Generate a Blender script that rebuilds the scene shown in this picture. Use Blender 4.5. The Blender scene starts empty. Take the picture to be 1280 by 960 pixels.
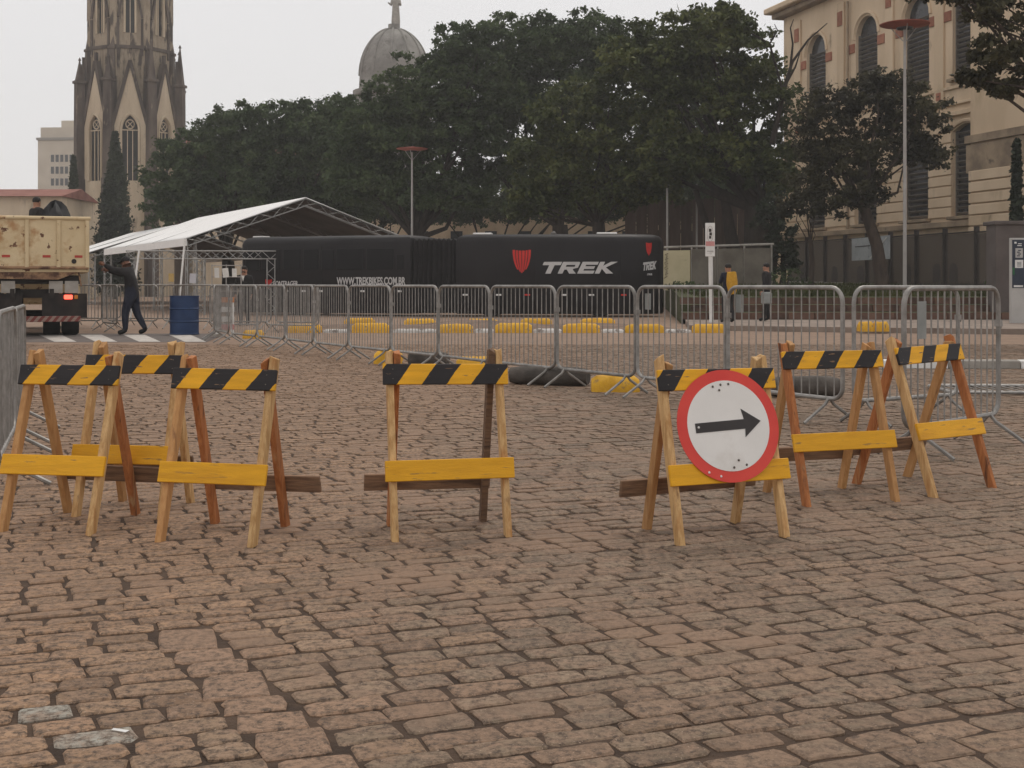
import bpy, bmesh, math, random
import numpy as np
from mathutils import Vector, Matrix

random.seed(7)
rng = np.random.default_rng(7)
R = math.radians
S = bpy.context.scene
C = S.collection

# ------------------------------------------------------------------ camera
EYE, F, VH = 1.2, 1600.0, 355.0          # eye height, focal length in px of a 1280 px wide frame, horizon row
cam = bpy.data.cameras.new('camera')
cam.sensor_width = 36.0
cam.lens = 36.0 * F / 1280.0
cam.shift_y = -(480.0 - VH) / 1280.0
cam.clip_start = 0.05
cam.clip_end = 3000
camo = bpy.data.objects.new('camera', cam)
camo.location = (0, 0, EYE)
camo.rotation_euler = (R(90), 0, 0)
C.objects.link(camo)
S.camera = camo

# ------------------------------------------------------------------ sky, sun, exposure
SUN_EL, SUN_AZ = R(58), R(200)
W = bpy.data.worlds.new('World')
S.world = W
W.use_nodes = True
wn, wl = W.node_tree.nodes, W.node_tree.links
wn.clear()
sky = wn.new('ShaderNodeTexSky')
sky.sky_type = 'NISHITA'
sky.sun_disc = False
sky.sun_elevation = SUN_EL
sky.sun_rotation = SUN_AZ
sky.air_density = 1.0
sky.dust_density = 4.0
mixs = wn.new('ShaderNodeMix')
mixs.data_type = 'RGBA'
mixs.inputs['Factor'].default_value = 0.9
mixs.inputs['B'].default_value = (7.6, 7.42, 7.35, 1)       # even grey cloud deck
bg = wn.new('ShaderNodeBackground')
bg.inputs['Strength'].default_value = 0.1
wo = wn.new('ShaderNodeOutputWorld')
wl.new(sky.outputs[0], mixs.inputs['A'])
wl.new(mixs.outputs['Result'], bg.inputs['Color'])
wl.new(bg.outputs[0], wo.inputs['Surface'])

sd = bpy.data.lights.new('sun', 'SUN')
sd.energy = 1.0
sd.angle = R(18)
sd.color = (1.0, 0.93, 0.84)
so = bpy.data.objects.new('sun', sd)
so.rotation_euler = (R(90) - SUN_EL, 0, R(180) - SUN_AZ + R(180))
so.location = (0, 0, 40)
C.objects.link(so)

S.view_settings.view_transform = 'Standard'
S.view_settings.look = 'None'
S.view_settings.exposure = 0.28
S.view_settings.gamma = 1.0
S.view_settings.use_curve_mapping = False


# ------------------------------------------------------------------ measuring helpers
def gd(v):                                # distance of a ground point seen at row v
    return EYE * F / (v - VH)


def G(u, v):                              # ground point
    d = gd(v)
    return Vector(((u - 640) * d / F, d, 0))


def P(u, v, d):                           # point at distance d
    return Vector(((u - 640) * d / F, d, EYE + (VH - v) * d / F))


# ------------------------------------------------------------------ mesh helpers
class MB:
    def __init__(self):
        self.v, self.f, self.m = [], [], []

    def add(self, vs, fs, mi=0, M=None):
        o = len(self.v)
        for p in vs:
            p = Vector(p)
            self.v.append(tuple(M @ p) if M else tuple(p))
        for f in fs:
            self.f.append([i + o for i in f])
            self.m.append(mi)
        return self

    def box(self, c, s, M=None, mi=0):
        x, y, z = c
        a, b, h = s[0] / 2, s[1] / 2, s[2] / 2
        vs = [(x - a, y - b, z - h), (x + a, y - b, z - h), (x + a, y + b, z - h), (x - a, y + b, z - h),
              (x - a, y - b, z + h), (x + a, y - b, z + h), (x + a, y + b, z + h), (x - a, y + b, z + h)]
        return self.add(vs, [(0, 3, 2, 1), (4, 5, 6, 7), (0, 1, 5, 4), (1, 2, 6, 5), (2, 3, 7, 6), (3, 0, 4, 7)], mi, M)

    def beam(self, p, q, w, t, up=(1, 0, 0), mi=0):
        # rectangular stick from p to q; w measured along 'up' made square to the stick, t across
        p, q = Vector(p), Vector(q)
        d = (q - p).normalized()
        a = Vector(up)
        a = (a - d * a.dot(d)).normalized()
        b = d.cross(a)
        vs = []
        for c in (p, q):
            for s1, s2 in ((-1, -1), (1, -1), (1, 1), (-1, 1)):
                vs.append(c + a * s1 * w / 2 + b * s2 * t / 2)
        return self.add(vs, [(0, 3, 2, 1), (4, 5, 6, 7), (0, 1, 5, 4), (1, 2, 6, 5), (2, 3, 7, 6), (3, 0, 4, 7)], mi)

    def tube(self, pts, r, n=8, closed=False, mi=0, caps=True):
        pts = [Vector(p) for p in pts]
        N = len(pts)
        rs = r if isinstance(r, (list, tuple)) else [r] * N
        T = []
        for i in range(N):
            if closed:
                t = pts[(i + 1) % N] - pts[i - 1]
            else:
                t = pts[min(i + 1, N - 1)] - pts[max(i - 1, 0)]
            T.append(t.normalized())
        up = Vector((0, 0, 1)) if abs(T[0].z) < 0.9 else Vector((1, 0, 0))
        a = (up - T[0] * up.dot(T[0])).normalized()
        vs = []
        for i in range(N):
            a = (a - T[i] * a.dot(T[i])).normalized()
            b = T[i].cross(a)
            for k in range(n):
                t = 2 * math.pi * k / n
                vs.append(pts[i] + (a * math.cos(t) + b * math.sin(t)) * rs[i])
        fs = []
        for i in range(N if closed else N - 1):
            j = (i + 1) % N
            for k in range(n):
                k2 = (k + 1) % n
                fs.append((i * n + k, i * n + k2, j * n + k2, j * n + k))
        if caps and not closed:
            fs.append(tuple(range(n))[::-1])
            fs.append(tuple((N - 1) * n + k for k in range(n)))
        return self.add(vs, fs, mi)

    def prism(self, poly, y0, y1, mi=0, M=None):
        # polygon in the xz plane (counter-clockwise seen from -y) pushed from y0 to y1
        n = len(poly)
        vs = [(x, y0, z) for x, z in poly] + [(x, y1, z) for x, z in poly]
        fs = [tuple(range(n)), tuple(range(2 * n - 1, n - 1, -1))]
        for i in range(n):
            j = (i + 1) % n
            fs.append((i, i + n, j + n, j))
        return self.add(vs, fs, mi, M)

    def lathe(self, prof, n=16, c=(0, 0, 0), mi=0, caps=True, M=None, sx=1, sy=1):
        vs, fs = [], []
        for r, z in prof:
            for k in range(n):
                t = 2 * math.pi * k / n
                vs.append((c[0] + r * sx * math.cos(t), c[1] + r * sy * math.sin(t), c[2] + z))
        for i in range(len(prof) - 1):
            for k in range(n):
                k2 = (k + 1) % n
                fs.append((i * n + k, i * n + k2, (i + 1) * n + k2, (i + 1) * n + k))
        if caps:
            fs.append(tuple(range(n))[::-1])
            fs.append(tuple((len(prof) - 1) * n + k for k in range(n)))
        return self.add(vs, fs, mi, M)

    def ell(self, c, r, nu=10, nv=7, mi=0, M=None, z0=-1.0, z1=1.0):
        a0, a1 = math.asin(z0), math.asin(z1)
        prof = []
        for i in range(nv + 1):
            a = a0 + (a1 - a0) * i / nv
            prof.append((max(math.cos(a), 0.001), math.sin(a)))
        vs = []
        fs = []
        for q, z in prof:
            for k in range(nu):
                t = 2 * math.pi * k / nu
                vs.append((c[0] + r[0] * q * math.cos(t), c[1] + r[1] * q * math.sin(t), c[2] + r[2] * z))
        for i in range(nv):
            for k in range(nu):
                k2 = (k + 1) % nu
                fs.append((i * nu + k, i * nu + k2, (i + 1) * nu + k2, (i + 1) * nu + k))
        fs.append(tuple(range(nu))[::-1])
        fs.append(tuple(nv * nu + k for k in range(nu)))
        return self.add(vs, fs, mi, M)

    def mesh(self, name, mats, smooth=False):
        me = bpy.data.meshes.new(name)
        me.from_pydata(self.v, [], self.f)
        for m in (mats if isinstance(mats, (list, tuple)) else [mats]):
            me.materials.append(m)
        me.polygons.foreach_set('material_index', self.m)
        if smooth:
            me.polygons.foreach_set('use_smooth', [True] * len(self.f))
            me.set_sharp_from_angle(angle=R(40))
        me.update()
        return me

    def build(self, name, mats, parent=None, smooth=False, bevel=0, loc=None, rotz=0):
        return link(name, self.mesh(name, mats, smooth), parent, bevel, loc, rotz)


def link(name, me, parent=None, bevel=0, loc=None, rotz=0):
    o = bpy.data.objects.new(name, me)
    C.objects.link(o)
    if parent:
        o.parent = parent
    if loc is not None:
        o.location = loc
    if rotz:
        o.rotation_euler = (0, 0, rotz)
    if bevel:
        b = o.modifiers.new('bevel', 'BEVEL')
        b.width = bevel
        b.segments = 1
        b.limit_method = 'ANGLE'
    return o


def tag(o, label=None, cat=None, group=None, kind=None):
    if label:
        o['label'] = label
    if cat:
        o['category'] = cat
    if group:
        o['group'] = group
    if kind:
        o['kind'] = kind
    return o


def thing(name, label, cat, loc=(0, 0, 0), rotz=0, group=None):
    o = bpy.data.objects.new(name, None)
    o.empty_display_size = 0.2
    C.objects.link(o)
    o.location = loc
    o.rotation_euler = (0, 0, rotz)
    return tag(o, label, cat, group)


def copy_tree(o, parent=None):
    c = o.copy()
    C.objects.link(c)
    if parent:
        c.parent = parent
    for ch in o.children:
        copy_tree(ch, c)
    return c


def fast_mesh(name, V, Q, m, smooth=False):
    me = bpy.data.meshes.new(name)
    V = np.asarray(V, dtype=np.float32)
    Q = np.asarray(Q, dtype=np.int32)
    me.vertices.add(len(V))
    me.vertices.foreach_set('co', V.ravel())
    k = Q.shape[1]
    me.loops.add(Q.size)
    me.loops.foreach_set('vertex_index', Q.ravel())
    me.polygons.add(len(Q))
    me.polygons.foreach_set('loop_start', np.arange(0, Q.size, k, dtype=np.int32))
    me.polygons.foreach_set('loop_total', np.full(len(Q), k, dtype=np.int32))
    if smooth:
        me.polygons.foreach_set('use_smooth', np.ones(len(Q), dtype=bool))
    me.materials.append(m)
    me.update(calc_edges=True)
    return me


# ------------------------------------------------------------------ materials
def mat(name, c1, c2=None, scale=5.0, rough=0.8, bump=0.0, bscale=None, metal=0.0, spots=None, stretch=(1, 1, 1),
        lo=0.35, hi=0.65, spec=0.3, vary=0.0, emit=None, detail=6, coord='Object', spots2=None):
    m = bpy.data.materials.new(name)
    m.use_nodes = True
    n, l = m.node_tree.nodes, m.node_tree.links
    b = n['Principled BSDF']
    b.inputs['Roughness'].default_value = rough
    b.inputs['Metallic'].default_value = metal
    b.inputs['Specular IOR Level'].default_value = spec
    c2 = c2 or c1
    tc = n.new('ShaderNodeTexCoord')
    oi = n.new('ShaderNodeObjectInfo')
    mul = n.new('ShaderNodeMath')
    mul.operation = 'MULTIPLY'
    mul.inputs[1].default_value = 37.0
    l.new(oi.outputs['Random'], mul.inputs[0])
    va = n.new('ShaderNodeVectorMath')
    va.operation = 'ADD'
    if coord == 'World':
        ge = n.new('ShaderNodeNewGeometry')
        l.new(ge.outputs['Position'], va.inputs[0])
    else:
        l.new(tc.outputs['Object'], va.inputs[0])
        l.new(mul.outputs[0], va.inputs[1])
    mp = n.new('ShaderNodeMapping')
    mp.inputs['Scale'].default_value = stretch
    l.new(va.outputs[0], mp.inputs['Vector'])

    def noise(sc, det=detail, ro=0.6):
        t = n.new('ShaderNodeTexNoise')
        t.inputs['Scale'].default_value = sc
        t.inputs['Detail'].default_value = det
        t.inputs['Roughness'].default_value = ro
        l.new(mp.outputs[0], t.inputs['Vector'])
        return t

    def ramp(src, a, b_, ca, cb):
        r = n.new('ShaderNodeValToRGB')
        r.color_ramp.elements[0].position = a
        r.color_ramp.elements[1].position = b_
        r.color_ramp.elements[0].color = (*ca, 1)
        r.color_ramp.elements[1].color = (*cb, 1)
        l.new(src, r.inputs['Fac'])
        return r

    col = ramp(noise(scale).outputs['Fac'], lo, hi, c1, c2).outputs['Color']
    for sp in (spots, spots2):
        if sp:
            sc, ssc, th, soft = sp
            k = ramp(noise(ssc).outputs['Fac'], th, th + soft, (0, 0, 0), (1, 1, 1))
            mx = n.new('ShaderNodeMix')
            mx.data_type = 'RGBA'
            l.new(k.outputs['Color'], mx.inputs['Factor'])
            l.new(col, mx.inputs['A'])
            mx.inputs['B'].default_value = (*sc, 1)
            col = mx.outputs['Result']
    if vary:
        mr = n.new('ShaderNodeMapRange')
        mr.inputs['To Min'].default_value = 1 - vary
        mr.inputs['To Max'].default_value = 1 + vary
        l.new(oi.outputs['Random'], mr.inputs['Value'])
        hs = n.new('ShaderNodeHueSaturation')
        l.new(mr.outputs[0], hs.inputs['Value'])
        l.new(col, hs.inputs['Color'])
        col = hs.outputs['Color']
    l.new(col, b.inputs['Base Color'])
    if bump:
        bp = n.new('ShaderNodeBump')
        bp.inputs['Strength'].default_value = bump
        bp.inputs['Distance'].default_value = 0.02
        l.new(noise(bscale or scale * 4).outputs['Fac'], bp.inputs['Height'])
        l.new(bp.outputs[0], b.inputs['Normal'])
    if emit:
        b.inputs['Emission Color'].default_value = (*emit[0], 1)
        b.inputs['Emission Strength'].default_value = emit[1]
    return m


def leaf_mat(name, cols, transl=0.25):
    m = bpy.data.materials.new(name)
    m.use_nodes = True
    n, l = m.node_tree.nodes, m.node_tree.links
    b = n['Principled BSDF']
    b.inputs['Roughness'].default_value = 0.6
    b.inputs['Specular IOR Level'].default_value = 0.15
    ge = n.new('ShaderNodeNewGeometry')
    no = n.new('ShaderNodeTexNoise')
    no.inputs['Scale'].default_value = 0.45
    no.inputs['Detail'].default_value = 3
    l.new(ge.outputs['Position'], no.inputs['Vector'])
    ad = n.new('ShaderNodeMath')
    ad.operation = 'MULTIPLY_ADD'
    ad.inputs[1].default_value = 0.5
    l.new(ge.outputs['Random Per Island'], ad.inputs[0])
    sc = n.new('ShaderNodeMath')
    sc.operation = 'MULTIPLY_ADD'
    sc.inputs[1].default_value = 2.1
    sc.inputs[2].default_value = -0.78
    l.new(no.outputs['Fac'], sc.inputs[0])
    l.new(sc.outputs[0], ad.inputs[2])
    r = n.new('ShaderNodeValToRGB')
    e = r.color_ramp.elements
    e[0].position, e[1].position = 0.1, 0.95
    e[0].color, e[1].color = (*cols[0], 1), (*cols[2], 1)
    x = e.new(0.5)
    x.color = (*cols[1], 1)
    l.new(ad.outputs[0], r.inputs['Fac'])
    l.new(r.outputs['Color'], b.inputs['Base Color'])
    tr = n.new('ShaderNodeBsdfTranslucent')
    l.new(r.outputs['Color'], tr.inputs['Color'])
    mx = n.new('ShaderNodeMixShader')
    mx.inputs[0].default_value = transl
    l.new(b.outputs[0], mx.inputs[1])
    l.new(tr.outputs[0], mx.inputs[2])
    l.new(mx.outputs[0], n['Material Output'].inputs['Surface'])
    return m


def stripe_mat(name, ca, cb, period, slant, phase=0.0):
    # painted slanting stripes across a board lying along x, its height along z; worn paint edges
    m = bpy.data.materials.new(name)
    m.use_nodes = True
    n, l = m.node_tree.nodes, m.node_tree.links
    b = n['Principled BSDF']
    b.inputs['Roughness'].default_value = 0.55
    b.inputs['Specular IOR Level'].default_value = 0.3
    tc = n.new('ShaderNodeTexCoord')
    sx = n.new('ShaderNodeSeparateXYZ')
    l.new(tc.outputs['Object'], sx.inputs[0])
    oi = n.new('ShaderNodeObjectInfo')
    no = n.new('ShaderNodeTexNoise')
    no.inputs['Scale'].default_value = 30
    no.inputs['Detail'].default_value = 4
    l.new(tc.outputs['Object'], no.inputs['Vector'])

    def M(op, a, b_=None, c=None):
        k = n.new('ShaderNodeMath')
        k.operation = op
        for i, v in enumerate((a, b_, c)):
            if v is None:
                continue
            if isinstance(v, (int, float)):
                k.inputs[i].default_value = v
            else:
                l.new(v, k.inputs[i])
        return k.outputs[0]
    t = M('MULTIPLY_ADD', sx.outputs['Z'], -slant, sx.outputs['X'])
    t = M('MULTIPLY_ADD', no.outputs['Fac'], 0.012, t)
    t = M('MULTIPLY_ADD', t, 1.0 / period, phase)
    t = M('FRACT', t)
    t = M('GREATER_THAN', t, 0.5)
    nb = n.new('ShaderNodeTexNoise')
    nb.inputs['Scale'].default_value = 9
    nb.inputs['Detail'].default_value = 8
    mpn = n.new('ShaderNodeMapping')
    mpn.inputs['Scale'].default_value = (0.4, 1, 3)
    va = n.new('ShaderNodeVectorMath')
    l.new(tc.outputs['Object'], va.inputs[0])
    l.new(oi.outputs['Random'], va.inputs[1])
    l.new(va.outputs[0], mpn.inputs[0])
    l.new(mpn.outputs[0], nb.inputs['Vector'])
    mx = n.new('ShaderNodeMix')
    mx.data_type = 'RGBA'
    mx.inputs['A'].default_value = (*ca, 1)
    mx.inputs['B'].default_value = (*cb, 1)
    l.new(t, mx.inputs['Factor'])
    mr = n.new('ShaderNodeMapRange')
    mr.inputs['From Min'].default_value = 0.3
    mr.inputs['From Max'].default_value = 0.7
    mr.inputs['To Min'].default_value = 0.78
    mr.inputs['To Max'].default_value = 1.12
    l.new(nb.outputs['Fac'], mr.inputs['Value'])
    hs = n.new('ShaderNodeHueSaturation')
    l.new(mr.outputs[0], hs.inputs['Value'])
    l.new(mx.outputs['Result'], hs.inputs['Color'])
    # chips where the paint is gone
    nc = n.new('ShaderNodeTexNoise')
    nc.inputs['Scale'].default_value = 26
    nc.inputs['Detail'].default_value = 6
    l.new(mpn.outputs[0], nc.inputs['Vector'])
    ch = n.new('ShaderNodeValToRGB')
    ch.color_ramp.elements[0].position, ch.color_ramp.elements[1].position = 0.655, 0.68
    l.new(nc.outputs['Fac'], ch.inputs['Fac'])
    m2 = n.new('ShaderNodeMix')
    m2.data_type = 'RGBA'
    l.new(ch.outputs['Color'], m2.inputs['Factor'])
    l.new(hs.outputs['Color'], m2.inputs['A'])
    m2.inputs['B'].default_value = (0.22, 0.13, 0.07, 1)
    l.new(m2.outputs['Result'], b.inputs['Base Color'])
    bp = n.new('ShaderNodeBump')
    bp.inputs['Strength'].default_value = 0.25
    bp.inputs['Distance'].default_value = 0.01
    l.new(nb.outputs['Fac'], bp.inputs['Height'])
    l.new(bp.outputs[0], b.inputs['Normal'])
    return m


WOOD = (8, 8, 0.9)
m_red = mat('reddish_wood', (0.33, 0.11, 0.035), (0.52, 0.21, 0.075), 6, 0.75, 0.4, 14, stretch=WOOD, spots=((0.12, 0.045, 0.022), 3.0, 0.58, 0.12), spots2=((0.46, 0.28, 0.14), 2.0, 0.60, 0.1), vary=0.15)
m_pine = mat('pine_wood', (0.42, 0.235, 0.09), (0.64, 0.42, 0.20), 6, 0.75, 0.4, 14, stretch=WOOD, spots=((0.20, 0.10, 0.042), 3.0, 0.60, 0.12), spots2=((0.40, 0.19, 0.065), 1.6, 0.57, 0.12), vary=0.12)
m_tan = mat('tan_wood', (0.40, 0.20, 0.075), (0.52, 0.29, 0.12), 6, 0.75, 0.3, 14, stretch=WOOD, spots=((0.2, 0.09, 0.04), 3.0, 0.6, 0.14), vary=0.15)
m_raw = mat('weathered_board', (0.14, 0.085, 0.055), (0.27, 0.165, 0.10), 6, 0.85, 0.35, 14, stretch=(1, 8, 10), spots=((0.08, 0.05, 0.035), 2.0, 0.6, 0.1), vary=0.2)
YEL = (0.77, 0.385, 0.014)
m_yel = mat('yellow_board_paint', (0.66, 0.325, 0.012), YEL, 5, 0.55, 0.15, 20, stretch=(1, 6, 7), spots=((0.36, 0.20, 0.05), 5, 0.62, 0.05), spots2=((0.56, 0.26, 0.012), 2.0, 0.52, 0.2), vary=0.06)
m_stripe = stripe_mat('hazard_stripes', (0.022, 0.019, 0.020), YEL, 0.242, 0.75, 0.32)
m_galv = mat('galvanised_steel', (0.20, 0.19, 0.175), (0.33, 0.315, 0.295), 9, 0.5, 0.05, 30, metal=0.35, spots=((0.22, 0.17, 0.13), 14, 0.66, 0.06), vary=0.12)
m_black = mat('matt_black', (0.012, 0.011, 0.012), (0.02, 0.018, 0.019), 3, 0.55)
m_conc = mat('concrete', (0.27, 0.25, 0.22), (0.40, 0.37, 0.33), 3, 0.9, 0.2, 20, spots=((0.14, 0.12, 0.10), 2.2, 0.6, 0.15))
m_white = mat('white_paint', (0.66, 0.65, 0.62), (0.76, 0.75, 0.72), 3, 0.6, spots=((0.45, 0.42, 0.38), 2.5, 0.62, 0.15))
m_glass = mat('dark_glass', (0.02, 0.022, 0.025), (0.04, 0.04, 0.045), 2, 0.15, spec=0.5)

# ================================================================== GROUND AND PAVING
TH = R(22)
cT, sT = math.cos(TH), math.sin(TH)
Y0, Y1 = 1.6, 25.5


def halfw(y):
    return 0.4 * y + 1.2


def stone_material():
    m = bpy.data.materials.new('granite_setts')
    m.use_nodes = True
    n, l = m.node_tree.nodes, m.node_tree.links
    b = n['Principled BSDF']
    b.inputs['Roughness'].default_value = 0.78
    b.inputs['Specular IOR Level'].default_value = 0.25
    at = n.new('ShaderNodeAttribute')
    at.attribute_name = 'tint'
    ge = n.new('ShaderNodeNewGeometry')

    def noise(sc, det=5, ro=0.65):
        t = n.new('ShaderNodeTexNoise')
        t.inputs['Scale'].default_value = sc
        t.inputs['Detail'].default_value = det
        t.inputs['Roughness'].default_value = ro
        l.new(ge.outputs['Position'], t.inputs['Vector'])
        return t.outputs['Fac']

    def ramp(src, a, b_, ca=(0, 0, 0), cb=(1, 1, 1)):
        r = n.new('ShaderNodeValToRGB')
        r.color_ramp.elements[0].position, r.color_ramp.elements[1].position = a, b_
        r.color_ramp.elements[0].color, r.color_ramp.elements[1].color = (*ca, 1), (*cb, 1)
        l.new(src, r.inputs['Fac'])
        return r.outputs['Color']

    def mix(f, a, bcol, blend='MIX', k=1.0):
        x = n.new('ShaderNodeMix')
        x.data_type = 'RGBA'
        x.blend_type = blend
        l.new(f, x.inputs['Factor'])
        l.new(a, x.inputs['A'])
        if isinstance(bcol, tuple):
            x.inputs['B'].default_value = (*bcol, 1)
        else:
            l.new(bcol, x.inputs['B'])
        return x.outputs['Result']
    col = at.outputs['Color']
    n1 = noise(34, 9, 0.78)
    n2 = noise(130, 3)
    n3 = noise(1.3, 4)
    n4 = noise(14, 5)
    col = mix(ramp(n4, 0.42, 0.68), col, (0.25, 0.163, 0.110))
    col = mix(ramp(n1, 0.45, 0.60), col, (0.078, 0.054, 0.039))           # dark grains and pits
    col = mix(ramp(n2, 0.60, 0.72), col, (0.37, 0.275, 0.20))             # pale crystals
    col = mix(ramp(n3, 0.50, 0.72), col, (0.235, 0.152, 0.101))            # trodden-in sand
    l.new(col, b.inputs['Base Color'])
    bp = n.new('ShaderNodeBump')
    bp.inputs['Strength'].default_value = 0.55
    bp.inputs['Distance'].default_value = 0.006
    l.new(n1, bp.inputs['Height'])
    bp2 = n.new('ShaderNodeBump')
    bp2.inputs['Strength'].default_value = 0.5
    bp2.inputs['Distance'].default_value = 0.012
    l.new(n4, bp2.inputs['Height'])
    l.new(bp2.outputs[0], bp.inputs['Normal'])
    l.new(bp.outputs[0], b.inputs['Normal'])
    return m


m_stone = stone_material()
m_soil = mat('joint_soil', (0.040, 0.026, 0.018), (0.09, 0.058, 0.039), 5, 0.95, 0.6, 60, coord='World', spots=((0.20, 0.13, 0.085), 1.1, 0.60, 0.12))
m_far = mat('far_paving', (0.195, 0.128, 0.087), (0.265, 0.180, 0.126), 2.2, 0.85, 0.5, 7, coord='World', spots=((0.17, 0.12, 0.095), 0.35, 0.56, 0.2), spots2=((0.12, 0.085, 0.065), 6.0, 0.64, 0.05))

FAR = 420.0
inner = [(-halfw(Y0), Y0), (halfw(Y0), Y0), (halfw(Y1), Y1), (-halfw(Y1), Y1)]
outer = [(-FAR, -60), (FAR, -60), (FAR, FAR), (-FAR, FAR)]
g = MB()
g.add([(x, y, -0.004) for x, y in inner] + [(x, y, -0.004) for x, y in outer],
      [(0, 4, 5, 1), (1, 5, 6, 2), (2, 6, 7, 3), (3, 7, 4, 0)])
tag(g.build('ground', m_far), kind='structure')

pave = MB()
e = 0.6
pave.add([(-halfw(Y0) - e, Y0 - e, -0.0068), (halfw(Y0) + e, Y0 - e, -0.0068), (halfw(Y1) + e, Y1 + e, -0.0068), (-halfw(Y1) - e, Y1 + e, -0.0068)], [(0, 1, 2, 3)])
paving = tag(pave.build('cobblestone_paving', m_soil), kind='structure')

PROF = None


def stone_geo(a, b, L, Wd, rot, near):
    c = random.uniform(0.007, 0.018)
    out = [(L / 2, -Wd / 2 + c), (L / 2, Wd / 2 - c), (L / 2 - c, Wd / 2), (L * 0.05, Wd / 2), (-L / 2 + c, Wd / 2),
           (-L / 2, Wd / 2 - c), (-L / 2, -Wd / 2 + c), (-L / 2 + c, -Wd / 2), (-L * 0.05, -Wd / 2), (L / 2 - c, -Wd / 2)]
    h = random.gauss(0, 0.0014)
    tx, ty = random.gauss(0, 0.008), random.gauss(0, 0.014)
    cr, sr = math.cos(rot), math.sin(rot)
    pts = []
    for x, y in out:
        x += random.gauss(0, 0.0055)
        y += random.gauss(0, 0.0050)
        pts.append((x, y))

    def w(x, y, z):
        X, Y = x * cr - y * sr + a, x * sr + y * cr + b
        return (X * cT - Y * sT, X * sT + Y * cT, z)
    vs, fs = [], []
    n = 10
    if near:
        vs.append(w(0, 0, h + 0.0015))
        ins = 1 - 0.013 / Wd
        for x, y in pts:
            vs.append(w(x * (1 - 0.014 / L), y * ins, h + random.gauss(0, 0.0010) + tx * x + ty * y))
        for x, y in pts:
            vs.append(w(x, y, h - 0.0045 + tx * x + ty * y))
        for x, y in pts:
            vs.append(w(x * 1.02, y * 1.03, -0.05))
        for i in range(n):
            j = (i + 1) % n
            fs.append((0, 1 + i, 1 + j))
            fs.append((1 + i, 1 + n + i, 1 + n + j, 1 + j))
            fs.append((1 + n + i, 1 + 2 * n + i, 1 + 2 * n + j, 1 + n + j))
    else:
        for x, y in pts:
            vs.append(w(x * 0.97, y * 0.94, h + tx * x + ty * y))
        for x, y in pts:
            vs.append(w(x * 1.01, y * 1.02, -0.03))
        fs.append(tuple(range(n)))
        for i in range(n):
            j = (i + 1) % n
            fs.append((i, n + i, n + j, j))
    return vs, fs


def stone_tint(x, y):
    k = random.random()
    if k < 0.42:
        c = (0.275, 0.212, 0.158)
    elif k < 0.78:
        c = (0.30, 0.205, 0.148)
    elif k < 0.92:
        c = (0.225, 0.178, 0.138)
    else:
        c = (0.34, 0.235, 0.160)
    # warmer, sandier stone in the old repair at the left of the square, greyer setts to the right
    t = max(-1, min(1, (x + 0.6 - 0.08 * y) * 0.9))
    warm = (0.43, 0.275, 0.175)
    grey = (0.245, 0.190, 0.142)
    m = warm if t < 0 else grey
    f = abs(t) * (0.75 if t < 0 else 0.45)
    v = random.gauss(0.80, 0.10)
    return tuple((c[i] * (1 - f) + m[i] * f) * v * (0.97, 0.915, 0.83)[i] for i in range(3))


stones = []                                # (dist, in_frame, verts, faces, colour)


def strip_c(b):
    return 0.58 + (4.64 - b) * 0.11


def put_stone(a, b, L, Wd, rot=0.0, tint=None):
    x, y = a * cT - b * sT, a * sT + b * cT
    if not (Y0 + 0.1 < y < Y1 - 0.1) or abs(x) > halfw(y) - 0.08:
        return
    near = y < 9.5
    vs, fs = stone_geo(a, b, L, Wd, rot + random.gauss(0, 0.018), near)
    u, v = 640 + x * F / y, VH + EYE * F / y
    seen = -10 < u < 1290 and v < 985
    stones.append((y, seen, vs, fs, tint or stone_tint(x, y)))


b = -7.0
row = 0
while b < 27:
    Wd = random.uniform(0.102, 0.130)
    # range of a for which this row crosses the paved field
    a = -11 + random.uniform(0, 0.2)
    ac = strip_c(b)
    strip = b < 4.52
    while a < 22:
        L = random.choice((random.uniform(0.15, 0.2), random.uniform(0.18, 0.25)))
        if strip and a < ac - 0.10 and a + L > ac - 0.18:
            L = max(0.09, ac - 0.10 - a)
        mid = a + L / 2
        wob = 0.035 * math.sin(mid * 0.8 + 1.3) + 0.02 * math.sin(mid * 2.1 + b)
        gap = random.choice((0.009, 0.012, 0.016, 0.024))
        put_stone(mid, b + wob, L - gap, Wd - random.uniform(0.009, 0.017))
        a += L
        if strip and a >= ac - 0.12 and a < ac + 0.10:
            a = ac + 0.105
    b += Wd
b = -3.0
while b < 4.5:
    L = random.uniform(0.13, 0.27)
    if 4.56 - b - L < 0.13:
        L = 4.56 - b
    put_stone(strip_c(b + L / 2), b + L / 2, L - 0.012, 0.185, R(90) - 0.11, (lambda q: (0.28 * q, 0.178 * q, 0.116 * q))(random.gauss(1, 0.07)))
    b += L

# three cement-grey stones of an old patch
grey_spots = [(-1.20, 3.54), (-1.08, 3.46), (-1.02, 3.40)]
for i, s in enumerate(stones):
    cx = sum(p[0] for p in s[2]) / len(s[2])
    cy = sum(p[1] for p in s[2]) / len(s[2])
    if any(abs(cx - p[0]) < 0.11 and abs(cy - p[1]) < 0.06 for p in grey_spots):
        stones[i] = (*s[:4], (0.33, 0.315, 0.27))


def tint_mesh(name, vs, fs, tints):
    me = bpy.data.meshes.new(name)
    me.from_pydata(vs, [], fs)
    at = me.attributes.new('tint', 'FLOAT_COLOR', 'POINT')
    at.data.foreach_set('color', np.asarray(tints, dtype=np.float32).ravel())
    me.materials.append(m_stone)
    me.update()
    return me


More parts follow.
